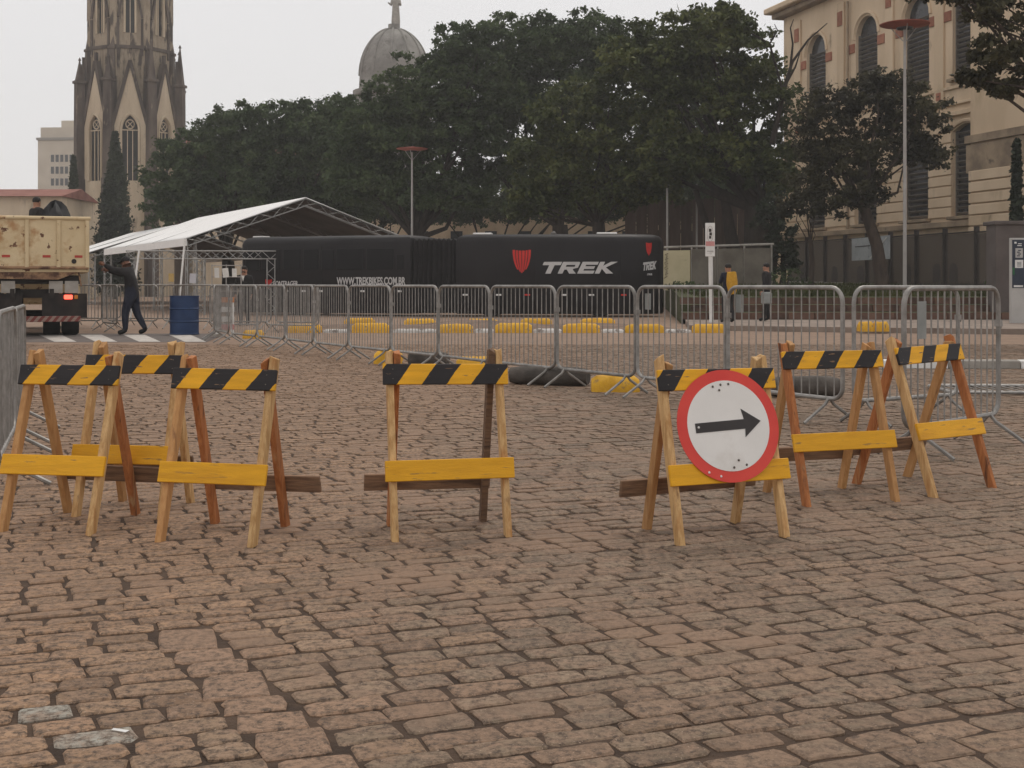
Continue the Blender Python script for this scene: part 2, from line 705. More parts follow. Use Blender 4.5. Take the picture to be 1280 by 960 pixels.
stones.sort(key=lambda s: s[0])
picked, rest = [], []
for s in stones:
    (picked if (s[1] and len(picked) < 298) else rest).append(s)
for s in picked:
    link('cobblestone', tint_mesh('cobblestone', s[2], s[3], [(*s[4], 1)] * len(s[2])), paving)
vs, fs, ts = [], [], []
for s in rest:
    o = len(vs)
    vs += s[2]
    fs += [tuple(i + o for i in f) for f in s[3]]
    ts += [(*s[4], 1)] * len(s[2])
tag(link('cobblestones', tint_mesh('cobblestones', vs, fs, ts), paving), kind='stuff')
del stones, picked, rest, vs, fs, ts

# asphalt crossing with painted bars, at the left beyond the setts
m_asph = mat('asphalt', (0.10, 0.085, 0.078), (0.15, 0.125, 0.11), 3, 0.9, 0.4, 40, coord='World')
m_bar = mat('worn_road_paint', (0.40, 0.37, 0.33), (0.52, 0.48, 0.44), 3, 0.8, coord='World', spots=((0.24, 0.19, 0.16), 5, 0.55, 0.12))
cw = tag(MB().add([(-17, 26.4, 0), (-6.3, 26.4, 0), (-6.9, 31, 0), (-19, 31, 0)], [(0, 1, 2, 3)]).build('crosswalk', m_asph), kind='structure')
for u0, u1 in ((60, 88), (112, 139), (166, 193), (223, 250)):
    p, q = G(u0 + 8, 427.4), G(u1 + 8, 427.4)
    r_, s_ = G(u1 - 12, 418.6), G(u0 - 12, 418.6)
    MB().add([(k.x, k.y, 0.004) for k in (p, q, r_, s_)], [(0, 1, 2, 3)]).build('painted_bar', m_bar, cw)

# sidewalk, terrace steps, grass bank
m_walk = mat('sidewalk_concrete', (0.20, 0.155, 0.125), (0.28, 0.225, 0.185), 1.5, 0.9, 0.3, 20, coord='World', spots=((0.13, 0.10, 0.085), 1.1, 0.58, 0.15))
sw = MB()
poly = [(4.6, 33.2), (9.0, 31.4), (15.0, 29.6), (30, 26.5), (30, 38.4), (5.2, 38.4)]
sw.add([(x, y, 0.13) for x, y in poly] + [(x, y, -0.1) for x, y in poly],
       [tuple(range(6))] + [(i, i + 6, (i + 1) % 6 + 6, (i + 1) % 6) for i in range(6)])
tag(sw.build('sidewalk', m_walk), kind='structure')
m_kerb = mat('kerb_stone', (0.22, 0.15, 0.12), (0.34, 0.26, 0.21), 2, 0.9, 0.3, 20, vary=0.2)
m_step = mat('terrace_brick', (0.085, 0.048, 0.035), (0.15, 0.085, 0.06), 2, 0.9, 0.4, 12, spots=((0.05, 0.032, 0.026), 1.2, 0.55, 0.15), vary=0.2)
m_grass = mat('grass_ground', (0.035, 0.040, 0.014), (0.07, 0.07, 0.028), 2, 0.95, 0.6, 30, coord='World')
terr = MB()
xs = lambda y: 5.0 + 0.1 * (y - 37.5)
prof = [(38.6, 0.13), (38.6, 0.34), (39.5, 0.35), (39.5, 0.56), (40.4, 0.57), (40.4, 0.78), (41.2, 0.79), (60, 1.24), (130, 1.26)]
tv, tf = [], []
for y, z in prof:
    tv += [(xs(y), y, z), (60, y, z)]
for i in range(len(prof) - 1):
    tf.append((2 * i, 2 * i + 1, 2 * i + 3, 2 * i + 2))
for i in range(len(prof)):
    tv.append((xs(prof[i][0]), prof[i][0], -0.05))
k0 = 2 * len(prof)
for i in range(len(prof) - 1):
    tf.append((2 * i, 2 * i + 2, k0 + i + 1, k0 + i))
terr.add(tv, tf)
terrace = tag(terr.build('terrace', m_grass), kind='structure')
# brick courses of the three terrace steps, laid block by block
blk = MB().box((0, 0, 0), (0.78, 0.16, 0.2)).mesh('step_block', m_step)
for k, (y, z) in enumerate(((38.55, 0.24), (39.45, 0.455), (40.35, 0.675))):
    x = xs(y) + 0.4 + 0.3 * (k % 2)
    while x < 18:
        o = link('step_block', blk, terrace)
        o.location = (x, y + random.gauss(0, 0.015), z + random.gauss(0, 0.006))
        x += 0.80
# median bed of bare earth between the two rows of kerb blocks
m_earth = mat('bare_earth', (0.13, 0.085, 0.06), (0.22, 0.15, 0.11), 1.5, 0.95, 0.5, 10, coord='World')
nx, ny = 60, 8
tv, tf = [], []
for j in range(ny + 1):
    for i in range(nx + 1):
        x = -6.2 + 10.6 * i / nx
        y = 31.8 + 4.2 * j / ny
        edge = min(1, min(i, nx - i) / 4) * min(1, min(j, ny - j) / 2)
        z = edge * (0.10 + 0.14 * (0.5 + 0.5 * math.sin(x * 1.7 + y)) * (0.5 + 0.5 * math.sin(x * 0.6 + 2)))
        tv.append((x, y, z - 0.01))
for j in range(ny):
    for i in range(nx):
        a = j * (nx + 1) + i
        tf.append((a, a + 1, a + nx + 2, a + nx + 1))
tag(MB().add(tv, tf).build('median_strip', m_earth, smooth=True), kind='structure')

# ================================================================== WOODEN BARRICADES
m_nail = mat('nail_steel', (0.10, 0.085, 0.075), (0.16, 0.14, 0.12), 20, 0.5, metal=0.6)


def barricade(fl, fr, bl, br, label, woods, H=0.86, back=(-0.06, 0.0), zs=0.735, zy=0.305, trim=0.0, phase=0.0):
    fl, fr, bl, br = [G(*p) for p in (fl, fr, bl, br)]
    xd = ((fr - fl) + (br - bl)) / 2
    w = xd.length
    xd.normalize()
    c = (fl + fr + bl + br) / 4
    yd = Vector((-xd.y, xd.x, 0))
    s = ((bl - fl).dot(yd) + (br - fr).dot(yd)) / 2
    s = max(0.40, min(0.56, s))
    w = max(0.46, min(0.60, w))
    t = thing('wooden_barricade', label, 'barricade', (c.x, c.y, 0), math.atan2(xd.y, xd.x), 'wooden barricades on the cobbles')
    tw, td = 0.032, 0.055
    k = 0
    for sx in (-1, 1):
        x = sx * w / 2
        # front leg leans back, rear leg leans forward beside it, crossing near the top
        for (x0, ya, yb, hh) in ((x, -s / 2, 0.012, H), (x - sx * 0.036, s / 2, -0.016, H - random.uniform(-0.01, 0.03))):
            m = MB()
            p, q = Vector((x0 + random.gauss(0, 0.004), ya, -0.004)), Vector((x0, yb, hh))
            d = (q - p).normalized()
            a = Vector((1, 0, 0))
            b_ = d.cross(a)
            vs = []
            for cpt, cut in ((p, 0), (q, 1)):
                for s1, s2 in ((-1, -1), (1, -1), (1, 1), (-1, 1)):
                    v = cpt + a * s1 * tw / 2 + b_ * s2 * td / 2
                    if not cut:
                        v.z = -0.006
                    else:
                        v += d * random.uniform(-0.014, 0.014)
                    vs.append(v)
            m.add(vs, [(0, 3, 2, 1), (4, 5, 6, 7), (0, 1, 5, 4), (1, 2, 6, 5), (2, 3, 7, 6), (3, 0, 4, 7)])
            m.build('leg', woods[k], t, bevel=0.003)
            k += 1
    # boards nailed to the outer faces of the legs, following their lean

    def board(name, zc, h, L, xo, side, m_, th=0.018, tilt=0.0, droop=0.0):
        ya, yb, hh = (-s / 2, 0.012, H) if side < 0 else (s / 2, -0.016, H)
        f_ = zc / hh
        y = ya + (yb - ya) * f_
        lean = math.atan2((yb - ya), hh)
        nrm = Vector((0, -math.cos(lean), math.sin(lean))) if side < 0 else Vector((0, math.cos(lean), -math.sin(lean)))
        o = MB().box((0, 0, 0), (L, th, h)).build(name, m_, t, bevel=0.0025)
        o.location = Vector((xo, y, zc)) + nrm * (td / 2 + th / 2 + 0.001)
        o.rotation_euler = (-lean, tilt, 0)
        return o
    sb = board('striped_board', zs, 0.10, w + 0.075 - trim, 0.0, -1, m_stripe, tilt=random.gauss(0, 0.008))
    board('yellow_board', zy, 0.098, w + 0.085 - trim, random.gauss(0, 0.01), -1, m_yel, tilt=random.gauss(0, 0.008))
    board('rear_board', 0.205, 0.085, w + 0.10 + abs(back[1]), back[0], 1, m_raw, tilt=random.gauss(0, 0.01))
    for xx in (-w / 2 + 0.01, w / 2 - 0.01):
        for zz in (-0.022, 0.024):
            n_ = MB().lathe([(0.003, 0), (0.003, 0.002)], 6, M=Matrix.Rotation(R(90), 4, 'X')).build('nail', m_nail, sb)
            n_.location = (xx, -0.0085, zz)
    return t, s, w, H


barricade((-8, 664), (100, 667), (94, 640), (186, 644), 'wooden barricade beside a crowd barrier, its rear board jutting towards the next barricade', (m_tan, m_tan, m_pine, m_red), back=(0.10, 0.12))
barricade((88, 645), (196, 648), (158, 626), (247, 628), 'wooden barricade with pale legs standing behind two others', (m_pine, m_tan, m_pine, m_pine), H=0.89, zs=0.765)
barricade((187, 676.5), (303, 681), (275, 653), (378, 659), 'wooden barricade with bare brown rear board sticking out past its reddish rear leg', (m_tan, m_red, m_pine, m_red), H=0.85, zs=0.735, back=(0.07, 0.06))
barricade((493, 675), (637, 668), (480, 657), (608, 652), 'lone wooden barricade with reddish left legs standing apart on open cobbles', (m_pine, m_red, m_pine, m_raw), H=0.88, zs=0.755, zy=0.31, back=(-0.05, 0.0))
t5, s5, w5, H5 = barricade((852, 680), (990, 670), (799, 662.5), (916, 652.5), 'pale pine barricade carrying the round arrow sign', (m_pine, m_tan, m_pine, m_pine), H=0.85, back=(-0.02, 0.10))
barricade((1014, 633), (1130, 626), (947, 615), (1049, 610), 'wooden barricade standing between the arrow sign and the last barricade', (m_red, m_tan, m_tan, m_tan), H=0.87, zs=0.765, zy=0.325, back=(-0.10, 0.16))
barricade((1174, 621), (1247, 610), (1058, 606), (1133, 594), 'short wooden barricade with orange legs, turned towards the slanting crowd barrier', (m_pine, m_red, m_red, m_tan), H=0.88, zs=0.775, zy=0.345, back=(0.0, -0.1), trim=0.02)

# ------------------------------------------------------------------ round arrow sign
lean5 = math.atan2(s5 / 2 + 0.012, H5)
sign_rot = t5.rotation_euler[2] - R(2)
zc = 0.515
f5 = zc / H5
ly = -s5 / 2 + (0.012 + s5 / 2) * f5
nl = Vector((0, -math.cos(lean5), math.sin(lean5))) * 0.060
lp = Matrix.Rotation(t5.rotation_euler[2], 4, 'Z') @ (Vector((0.018, ly, zc)) + nl)
m_sred = mat('sign_red', (0.62, 0.05, 0.04), (0.70, 0.07, 0.05), 4, 0.45, spots=((0.42, 0.05, 0.04), 5, 0.64, 0.1))
m_swhite = mat('sign_white', (0.70, 0.68, 0.645), (0.77, 0.75, 0.715), 3, 0.45, spots=((0.60, 0.56, 0.51), 4, 0.62, 0.2))
m_sblack = mat('sign_black', (0.035, 0.03, 0.03), (0.05, 0.044, 0.042), 4, 0.5)
sg = thing('road_sign', 'round red bordered white sign with a black arrow pointing right', 'sign', t5.location + lp)
sg.rotation_euler = (-lean5, 0, sign_rot)
rotX = Matrix.Rotation(R(90), 4, 'X')


def disc(r0, y0, y1, n=64):
    m = MB()
    m.prism([(r0 * math.cos(2 * math.pi * i / n), r0 * math.sin(2 * math.pi * i / n)) for i in range(n)], y0, y1)
    return m


disc(0.268, 0.0, 0.003).build('red_border_plate', m_sred, sg)
disc(0.216, -0.0020, -0.0004).build('white_face', m_swhite, sg)
ar = [(-0.176, -0.026), (0.085, -0.020), (0.080, -0.060), (0.172, 0.012), (0.074, 0.076), (0.084, 0.026), (-0.176, 0.020)]
ca, sa = math.cos(R(1.5)), math.sin(R(1.5))
MB().prism([(x * ca - z * sa, x * sa + z * ca) for x, z in ar], -0.0044, -0.0024).build('arrow', m_sblack, sg)
for x, z, dk in ((-0.02, 0.196, 0), (0.022, 0.198, 0), (-0.062, 0.188, 0), (-0.03, 0.170, 0), (0.03, -0.165, 0), (0.002, -0.198, 0), (0.07, -0.188, 0), (-0.16, -0.004, 1), (-0.07, -0.236, 1), (-0.13, -0.215, 1)):
    o = MB().ell((0, 0, 0), (0.006, 0.003, 0.006), 8, 4).build('rivet', m_white if dk else m_nail, sg, smooth=True)
    o.location = (x, -0.0045 if not (dk and z < -0.2) else -0.002, z)
for x in (-0.14, 0.14):
    MB().box((x, 0.018, 0), (0.03, 0.03, 0.38)).build('rear_batten', m_raw, sg)

# ================================================================== CROWD BARRIERS
BL = 1.52


def barrier_meshes(L=BL, H=1.17):
    fr = []
    rc, zb = 0.13, 0.21
    x = L / 2
    for cx, cz, a0 in ((x - rc, H - rc, 0), (-x + rc, H - rc, 90), (-x + rc, zb + rc * 0.8, 180), (x - rc, zb + rc * 0.8, 270)):
        for k in range(6):
            a = R(a0 + 90 * k / 5)
            fr.append((cx + rc * math.cos(a), 0, cz + (rc if a0 < 180 else rc * 0.8) * math.sin(a)))
    frame = MB().tube(fr, 0.0195, 8, closed=True).mesh('frame', m_galv, True)
    bar = MB().tube([(0, 0, zb + 0.005), (0, 0, H - 0.005)], 0.0062, 5, caps=False).mesh('bar', m_galv, True)
    foot = MB()
    for s in (-1, 1):
        foot.tube([(0, 0, zb + 0.01), (0, s * 0.05, zb - 0.05), (0, s * 0.285, 0.012)], 0.015, 6)
    foot = foot.mesh('foot', m_galv, True)
    hook = MB().tube([(0, 0, 0), (0.035, 0, 0.0), (0.04, 0, -0.06)], 0.009, 6)
    hook.box((0.0, 0, -0.02), (0.05, 0.045, 0.05))
    hook = hook.mesh('hook', m_galv)
    return frame, bar, foot, hook


BM = barrier_meshes()


def barrier(p, q, label, group, plate=None, hs=1.0, flat=False):
    p, q = Vector((p[0], p[1], 0)), Vector((q[0], q[1], 0))
    d = q - p
    c = (p + q) / 2
    t = thing('crowd_barrier', label, 'barrier', (c.x, c.y, 0), math.atan2(d.y, d.x), group)
    ks = max(0.7, (d.length - 0.04) / BL)
    link('frame', BM[0], t)
    nb = 14
    for i in range(nb):
        o = link('bar', BM[1], t)
        o.location = (-BL / 2 + BL * (i + 1) / (nb + 1), 0, 0)
    for x in (-BL / 2 + 0.16, BL / 2 - 0.16):
        o = link('foot', BM[2], t)
        o.location = (x, 0, 0)
    o = link('hook', BM[3], t)
    o.location = (BL / 2, 0, 0.92)
    if plate:
        px, pw, pz0, pz1 = plate
        MB().box((px, -0.026, (pz0 + pz1) / 2), (pw, 0.004, pz1 - pz0)).build('number_plate', m_plate, t)
    t.scale = (ks, 1, hs)
    return t


m_plate = mat('grey_tin_plate', (0.22, 0.235, 0.225), (0.29, 0.30, 0.29), 4, 0.5, metal=0.2)
J = [(2.83, 10.9), (2.06, 12.28), (1.33, 13.68), (0.52, 15.0), (-0.28, 16.36), (-1.02, 17.72), (-1.80, 19.04), (-2.60, 20.35), (-3.36, 21.7), (-4.08, 23.05), (-4.86, 24.4), (-5.66, 25.75)]
gline = 'crowd barriers linked in a long line across the square'
for i in range(len(J) - 1):
    pl = None
    if i == 0:
        pl = (0.62, 0.11, 0.93, 1.10)
    if i == 1:
        pl = (0.60, 0.11, 0.93, 1.10)
    barrier(J[i], J[i + 1], 'galvanised steel crowd barrier linked into the long line across the cobbles', gline, pl)
barrier((2.87, 10.8), (4.02, 11.5), 'crowd barrier at the end of the long line, behind the slanting one', 'crowd barriers at the end of the line')
barrier((2.66, 8.72), (3.74, 9.82), 'crowd barrier with a grey plate standing slantwise behind the orange legged barricade', 'crowd barriers at the end of the line', plate=(-0.55, 0.13, 0.82, 1.08))
barrier((-4.10, 10.75), (-3.58, 9.2), 'crowd barrier seen nearly end on behind the wooden barricade with jutting rear board', 'crowd barriers beside the barricades', hs=0.87)
barrier((-3.54, 9.1), (-2.96, 7.35), 'crowd barrier next to the wooden barricade, its foot beside the barricade leg', 'crowd barriers beside the barricades', hs=0.88)
# far barriers round the tent and the crossing
gfar = 'crowd barriers round the white tents'
farl = [((-5.75, 26.0), (-6.35, 27.4)), ((-6.4, 27.5), (-6.6, 29.0)), ((-6.3, 33.5), (-7.8, 34.0)), ((-7.9, 34.0), (-9.4, 34.4)), ((-9.5, 34.4), (-11.0, 34.7)), ((-11.1, 34.7), (-12.6, 34.9)),
        ((-5.0, 33.0), (-6.2, 33.5)), ((-9.8, 31.8), (-10.6, 33.1)), ((-12.8, 37.2), (-11.3, 37.0)), ((-11.2, 37.0), (-9.7, 36.8)), ((-9.6, 36.8), (-8.1, 36.5)), ((-4.6, 30.6), (-6.0, 31.2)), ((-6.1, 31.2), (-7.5, 31.7))]
for p, q in farl:
    barrier(p, q, 'far crowd barrier fencing off the white tents', gfar)


def lying(c, rz, label, z=0.03):
    t = thing('crowd_barrier', label, 'barrier', (c[0], c[1], z), rz, 'crowd barriers lying on the cobbles')
    link('frame', BM[0], t)
    for i in range(14):
        o = link('bar', BM[1], t)
        o.location = (-BL / 2 + BL * (i + 1) / 15, 0, 0)
    for x in (-BL / 2 + 0.16, BL / 2 - 0.16):
        o = link('foot', BM[2], t)
        o.location = (x, 0, 0)
        o.scale = (1, 0.1, 1)
    t.rotation_euler = (R(90), 0, rz)
    return t


lying((5.55, 14.95), R(-2), 'crowd barrier lying flat behind the slanting upright one')
lying((6.95, 15.1), R(3), 'crowd barrier lying flat at the edge of the square by the pale kerb', z=0.03)

# ================================================================== KERB BLOCKS AND LOGS
m_kyel = mat('yellow_kerb_paint', (0.56, 0.29, 0.02), (0.68, 0.38, 0.03), 5, 0.75, 0.5, 12, spots=((0.26, 0.17, 0.09), 5, 0.60, 0.08), vary=0.1)
m_kwhi = mat('white_kerb_paint', (0.42, 0.39, 0.36), (0.60, 0.57, 0.53), 5, 0.8, 0.5, 12, spots=((0.17, 0.14, 0.12), 4, 0.55, 0.10), vary=0.12)
m_log = mat('dark_concrete_log', (0.055, 0.048, 0.042), (0.11, 0.095, 0.082), 4, 0.9, 0.6, 14, spots=((0.035, 0.03, 0.027), 3, 0.6, 0.1))


def block_mesh(name, m_, L=1.0, r=0.15, flat=0.9, seed=0):
    # D-shaped rounded concrete block with chipped, slightly uneven ends
    rr = random.Random(seed)
    m = MB()
    n, seg = 12, 9
    vs, fs = [], []
    for i in range(seg + 1):
        t = i / seg
        x = -L / 2 + L * t
        e_ = min(t, 1 - t) * L
        k = 0.72 + 0.28 * min(1, (e_ / 0.08)) ** 0.5
        for j in range(n):
            a = math.pi * j / (n - 1)
            q = r * k * (1 + rr.gauss(0, 0.025))
            vs.append((x, -math.cos(a) * q, max(-0.01, math.sin(a) * q * flat * 1.6 if j not in (0, n - 1) else -0.01)))
    for i in range(seg):
        for j in range(n):
            j2 = (j + 1) % n
            fs.append((i * n + j, (i + 1) * n + j, (i + 1) * n + j2, i * n + j2))
    fs.append(tuple(range(n)))
    fs.append(tuple(seg * n + j for j in range(n))[::-1])
    m.add(vs, fs)
    return m.mesh(name, m_, True)


KB = [block_mesh('block', m_kyel, 1.0, 0.15, 0.95, s) for s in (1, 2, 3)]
WB = [block_mesh('block', m_kwhi, 1.0, 0.12, 0.62, s) for s in (4, 5)]


def kerb(u0, u1, v, me, name, label, group, z=0.0, hs=1.0):
    p, q = G(u0, v), G(u1, v)
    L = (q - p).length
    o = link(name, random.choice(me))
    c = (p + q) / 2
    o.location = (c.x, c.y + 0.12, z)
    o.rotation_euler = (0, 0, random.gauss(0, 0.03))
    o.scale = (L, random.uniform(0.95, 1.1), hs * random.uniform(0.92, 1.08))
    tag(o, label, 'kerb block', group)
    return o


for u0, u1 in ((360, 401), (439, 486), (547, 591), (619, 665), (704, 750), (782, 830), (866, 908)):
    kerb(u0, u1, 416, KB, 'kerb_block', 'yellow painted kerb block in the front row before the black bus', 'yellow kerb blocks in the front row')
for u0, u1 in ((404, 437), (491, 545), (593, 617), (667, 702), (752, 780), (832, 864)):
    kerb(u0, u1, 416, WB, 'kerb_block', 'worn white kerb block between yellow ones in the front row', 'white kerb blocks in the front row', hs=0.8)
for u0, u1 in ((505, 544), (584, 622), (651, 690), (726, 769), (430, 468)):
    kerb(u0, u1, 408, KB, 'kerb_block', 'yellow painted kerb block in the row behind, nearest the black bus', 'yellow kerb blocks in the rear row')
kerb(1074, 1093, 417, KB, 'kerb_block', 'yellow kerb block on the sidewalk edge by the terrace steps', 'yellow kerb blocks by the sidewalk', z=0.06)
kerb(1093, 1112, 417, KB, 'kerb_block', 'yellow kerb block on the sidewalk edge by the terrace steps', 'yellow kerb blocks by the sidewalk', z=0.06)
for (u0, u1, v, lb) in ((467, 502, 455, 'small yellow block beside a dark concrete log under the barrier line'), (570, 613, 464, 'low yellow block under the barrier line between two dark concrete logs'),
                        (740, 800, 490, 'rough yellow block lying under the barriers beside the longer dark concrete log'), (303, 328, 423, 'yellow block under the far end of the barrier line')):
    o = kerb(u0, u1, v, KB, 'kerb_block', lb, None)
    o.scale.z *= 0.85
LG = []
for s in (8, 9):
    rr = random.Random(s)
    m = MB()
    pts = [(-0.5 + i / 8, rr.gauss(0, 0.006), 0.11) for i in range(9)]
    m.tube(pts, [0.09] + [0.112 + rr.gauss(0, 0.004) for _ in range(7)] + [0.088], 12)
    LG.append(m.mesh('log', m_log, True))
for i, (u0, u1, v, lb, rz) in enumerate(((638, 735, 482, 'long dark concrete log lying under the barrier line', -0.35), (511, 560, 459, 'short dark concrete log lying beside a yellow block under the barriers', -0.3),
                                     (965, 1052, 497, 'dark concrete log lying behind the barricade next to the arrow sign', 0.1))):
    p, q = G(u0, v), G(u1, v)
    o = link('concrete_log', LG[i % 2])
    c = (p + q) / 2
    o.location = (c.x, c.y + 0.1, -0.004)
    o.rotation_euler = (0, 0, rz)
    o.scale = ((q - p).length / math.cos(rz), 1, 1)
    tag(o, lb, 'log')
# pale kerb at the right edge of the square
k = thing('kerb', 'pale concrete kerb beside the flat crowd barriers at the edge of the square', 'kerb', (7.2, 18.2, 0), R(-3))
for i in range(4):
    MB().box((-1.5 + i * 1.0, 0, 0.055), (0.985, 0.22, 0.13)).build('kerb_stone', m_white if i % 2 == 0 else m_conc, k, bevel=0.015)

# ================================================================== ARTICULATED BUS
m_bus = mat('black_vinyl_wrap', (0.010, 0.0085, 0.0095), (0.017, 0.015, 0.016), 0.8, 0.5, 0.10, 2.5, spec=0.18, spots=((0.02, 0.017, 0.017), 0.9, 0.6, 0.2))
m_bellow = mat('bellows_rubber', (0.012, 0.011, 0.012), (0.02, 0.018, 0.019), 3, 0.8)
m_pane = mat('tinted_pane', (0.006, 0.006, 0.007), (0.011, 0.011, 0.012), 1, 0.35, spec=0.15)
m_logo = mat('logo_silver', (0.46, 0.45, 0.44), (0.54, 0.53, 0.52), 2, 0.5)
m_lred = mat('logo_red', (0.50, 0.025, 0.02), (0.60, 0.035, 0.025), 2, 0.5)
m_tyre = mat('tyre_rubber', (0.014, 0.013, 0.013), (0.03, 0.027, 0.025), 6, 0.9)
m_rim = mat('wheel_rim', (0.08, 0.075, 0.07), (0.14, 0.13, 0.12), 6, 0.6, metal=0.4)
m_amber = mat('amber_lens', (0.5, 0.16, 0.02), (0.55, 0.2, 0.03), 5, 0.3)
m_hatch = mat('roof_hatch_white', (0.6, 0.59, 0.57), (0.7, 0.69, 0.66), 2, 0.5)


def text_mesh(body, w, h, mat_, bold=0.012, shear=0.0, name='lettering'):
    cu = bpy.data.curves.new(name, 'FONT')
    cu.body = body
    cu.offset = bold
    cu.extrude = 0.004
    cu.shear = shear
    cu.resolution_u = 3
    o = bpy.data.objects.new('tmp', cu)
    C.objects.link(o)
    bpy.context.view_layer.update()
    me = bpy.data.meshes.new_from_object(o.evaluated_get(bpy.context.evaluated_depsgraph_get()))
    bpy.data.objects.remove(o)
    n = len(me.vertices)
    co = np.empty(n * 3)
    me.vertices.foreach_get('co', co)
    co = co.reshape(-1, 3)
    mn, mx = co.min(0), co.max(0)
    co[:, 0] = (co[:, 0] - mn[0]) / (mx[0] - mn[0]) * w
    co[:, 1] = (co[:, 1] - mn[1]) / (mx[1] - mn[1]) * h
    out = np.stack([co[:, 0], -co[:, 2], co[:, 1]], 1)      # stand it up in xz, facing -y
    me.vertices.foreach_set('co', out.ravel())
    me.materials.clear()
    me.materials.append(mat_)
    me.name = name
    me.update()
    return me


def trek(mb, x0, z0, w, h, shear=0.42, y=(-0.012, -0.002)):
    L = {'T': [[(0, 1), (0, .72), (.5, .72), (.5, 0), (.9, 0), (.9, .72), (1.35, .72), (1.35, 1)]],
         'R': [[(0, 0), (.36, 0), (.36, 1), (0, 1)], [(.36, .74), (1.02, .74), (1.02, 1), (.36, 1)], [(1.02, .42), (1.3, .5), (1.3, .93), (1.2, 1), (1.02, 1)],
               [(.36, .34), (.98, .34), (1.02, .42), (1.02, .58), (.36, .58)], [(.55, .34), (.86, 0), (1.36, 0), (.98, .34)]],
         'E': [[(0, 0), (.36, 0), (.36, 1), (0, 1)], [(.36, 0), (1.2, 0), (1.2, .25), (.36, .25)], [(.36, .39), (1.08, .39), (1.08, .62), (.36, .62)], [(.36, .75), (1.2, .75), (1.2, 1), (.36, 1)]],
         'K': [[(0, 0), (.36, 0), (.36, 1), (0, 1)], [(.36, .42), (.62, .52), (1.3, 1), (.8, 1), (.36, .66)], [(.36, .42), (.84, 0), (1.38, 0), (.62, .52)]]}
    adv, tot = [1.42, 1.45, 1.30, 1.38], 5.55 + shear
    k = w / tot
    x = 0
    for ch, a in zip('TREK', adv):
        for poly in L[ch]:
            mb.prism([(x0 + (x + px + shear * pz) * k, z0 + pz * h) for px, pz in poly], *y)
        x += a


def shield(mb, xc, zt, w, h, y=(-0.012, -0.002)):
    # flat-topped shield cut into blades by thin curved gaps that meet near the point
    hwid = lambda t: 0.5 * (1 - t ** 2.3) ** 0.75
    fr_ = [-1.0, -0.66, -0.36, 0.0, 0.36, 0.66, 1.0]
    for i in range(6):
        lo_, hi_ = fr_[i] + 0.045, fr_[i + 1] - 0.045
        tm = 0.97 - 0.16 * max(abs(fr_[i]), abs(fr_[i + 1])) ** 2
        t0_ = 0.05 * (1 - abs(lo_ + hi_) / 2)
        ts_ = [t0_ + (tm - t0_) * q / 8 for q in range(9)]
        pl_ = [(xc + lo_ * hwid(t) * w, zt - t * h) for t in ts_]
        pr_ = [(xc + hi_ * hwid(t) * w, zt - t * h) for t in ts_[::-1]]
        mb.prism(pl_ + pr_, *y)


def hull(plan, layers):
    m = MB()
    xs_ = [p[0] for p in plan]
    ys_ = [p[1] for p in plan]
    cx, cy = (min(xs_) + max(xs_)) / 2, (min(ys_) + max(ys_)) / 2
    hx, hy = (max(xs_) - min(xs_)) / 2, (max(ys_) - min(ys_)) / 2
    n = len(plan)
    vs, fs = [], []
    for z, i_ in layers:
        for x, y in plan:
            vs.append((cx + (x - cx) * (hx - i_) / hx, cy + (y - cy) * (hy - i_) / hy, z))
    for k in range(len(layers) - 1):
        for j in range(n):
            j2 = (j + 1) % n
            fs.append((k * n + j, k * n + j2, (k + 1) * n + j2, (k + 1) * n + j))
    fs.append(tuple(range(n))[::-1])
    fs.append(tuple((len(layers) - 1) * n + j for j in range(n)))
    return m.add(vs, fs)


bus = thing('articulated_bus', 'long black articulated promotional bus with silver lettering and a red shield', 'bus', (-2.9, 47.3, 0))
pa, pb = Vector((-10.6, 50.0, 0)), Vector((-3.72, 47.3, 0))
qa, qb = Vector((-2.07, 47.15, 0)), Vector((4.57, 46.6, 0))
L1, L2 = (pb - pa).length, (qb - qa).length
y1 = math.atan2(pb.y - pa.y, pb.x - pa.x)
y2 = math.atan2(qb.y - qa.y, qb.x - qa.x)
lay = [(0.10, 0.04), (0.16, 0), (2.72, 0), (2.88, 0.05), (2.98, 0.16), (3.03, 0.36), (3.05, 0.7)]
s1 = hull([(0.12, 0), (L1, 0), (L1, 2.5), (0.12, 2.5), (0, 2.38), (0, 0.12)], lay).build('rear_section', m_bus, bus, smooth=True)
s1.location = pa - bus.location
s1.rotation_euler = (0, 0, y1)
s2 = hull([(0, 0), (L2 - 0.1, 0), (L2 + 0.10, 0.10), (L2 + 0.80, 0.72), (L2 + 0.98, 1.25), (L2 + 0.80, 1.78), (L2 + 0.1, 2.42), (L2 - 0.1, 2.5), (0, 2.5)], lay).build('front_section', m_bus, bus, smooth=True)
s2.location = qa - bus.location
s2.rotation_euler = (0, 0, y2)
bel = MB()
nb = 9
vs, fs = [], []
c1 = [pb + Matrix.Rotation(y1, 3, 'Z') @ Vector((0, 0.06, 0)), pb + Matrix.Rotation(y1, 3, 'Z') @ Vector((0, 2.44, 0))]
c2 = [qa + Matrix.Rotation(y2, 3, 'Z') @ Vector((0, 0.06, 0)), qa + Matrix.Rotation(y2, 3, 'Z') @ Vector((0, 2.44, 0))]
for i in range(2 * nb + 1):
    t = i / (2 * nb)
    a, b_ = c1[0].lerp(c2[0], t), c1[1].lerp(c2[1], t)
    dn = (a - b_).normalized()
    o_ = 0.05 if i % 2 else -0.06
    for p_, z in ((a, 0.16), (a, 2.85), (b_, 2.85), (b_, 0.16)):
        s_ = 1 if p_ is a else -1
        vs.append(p_ + dn * o_ * s_ + Vector((0, 0, z + (o_ if z > 1 else -o_) * 0.8)) - bus.location)
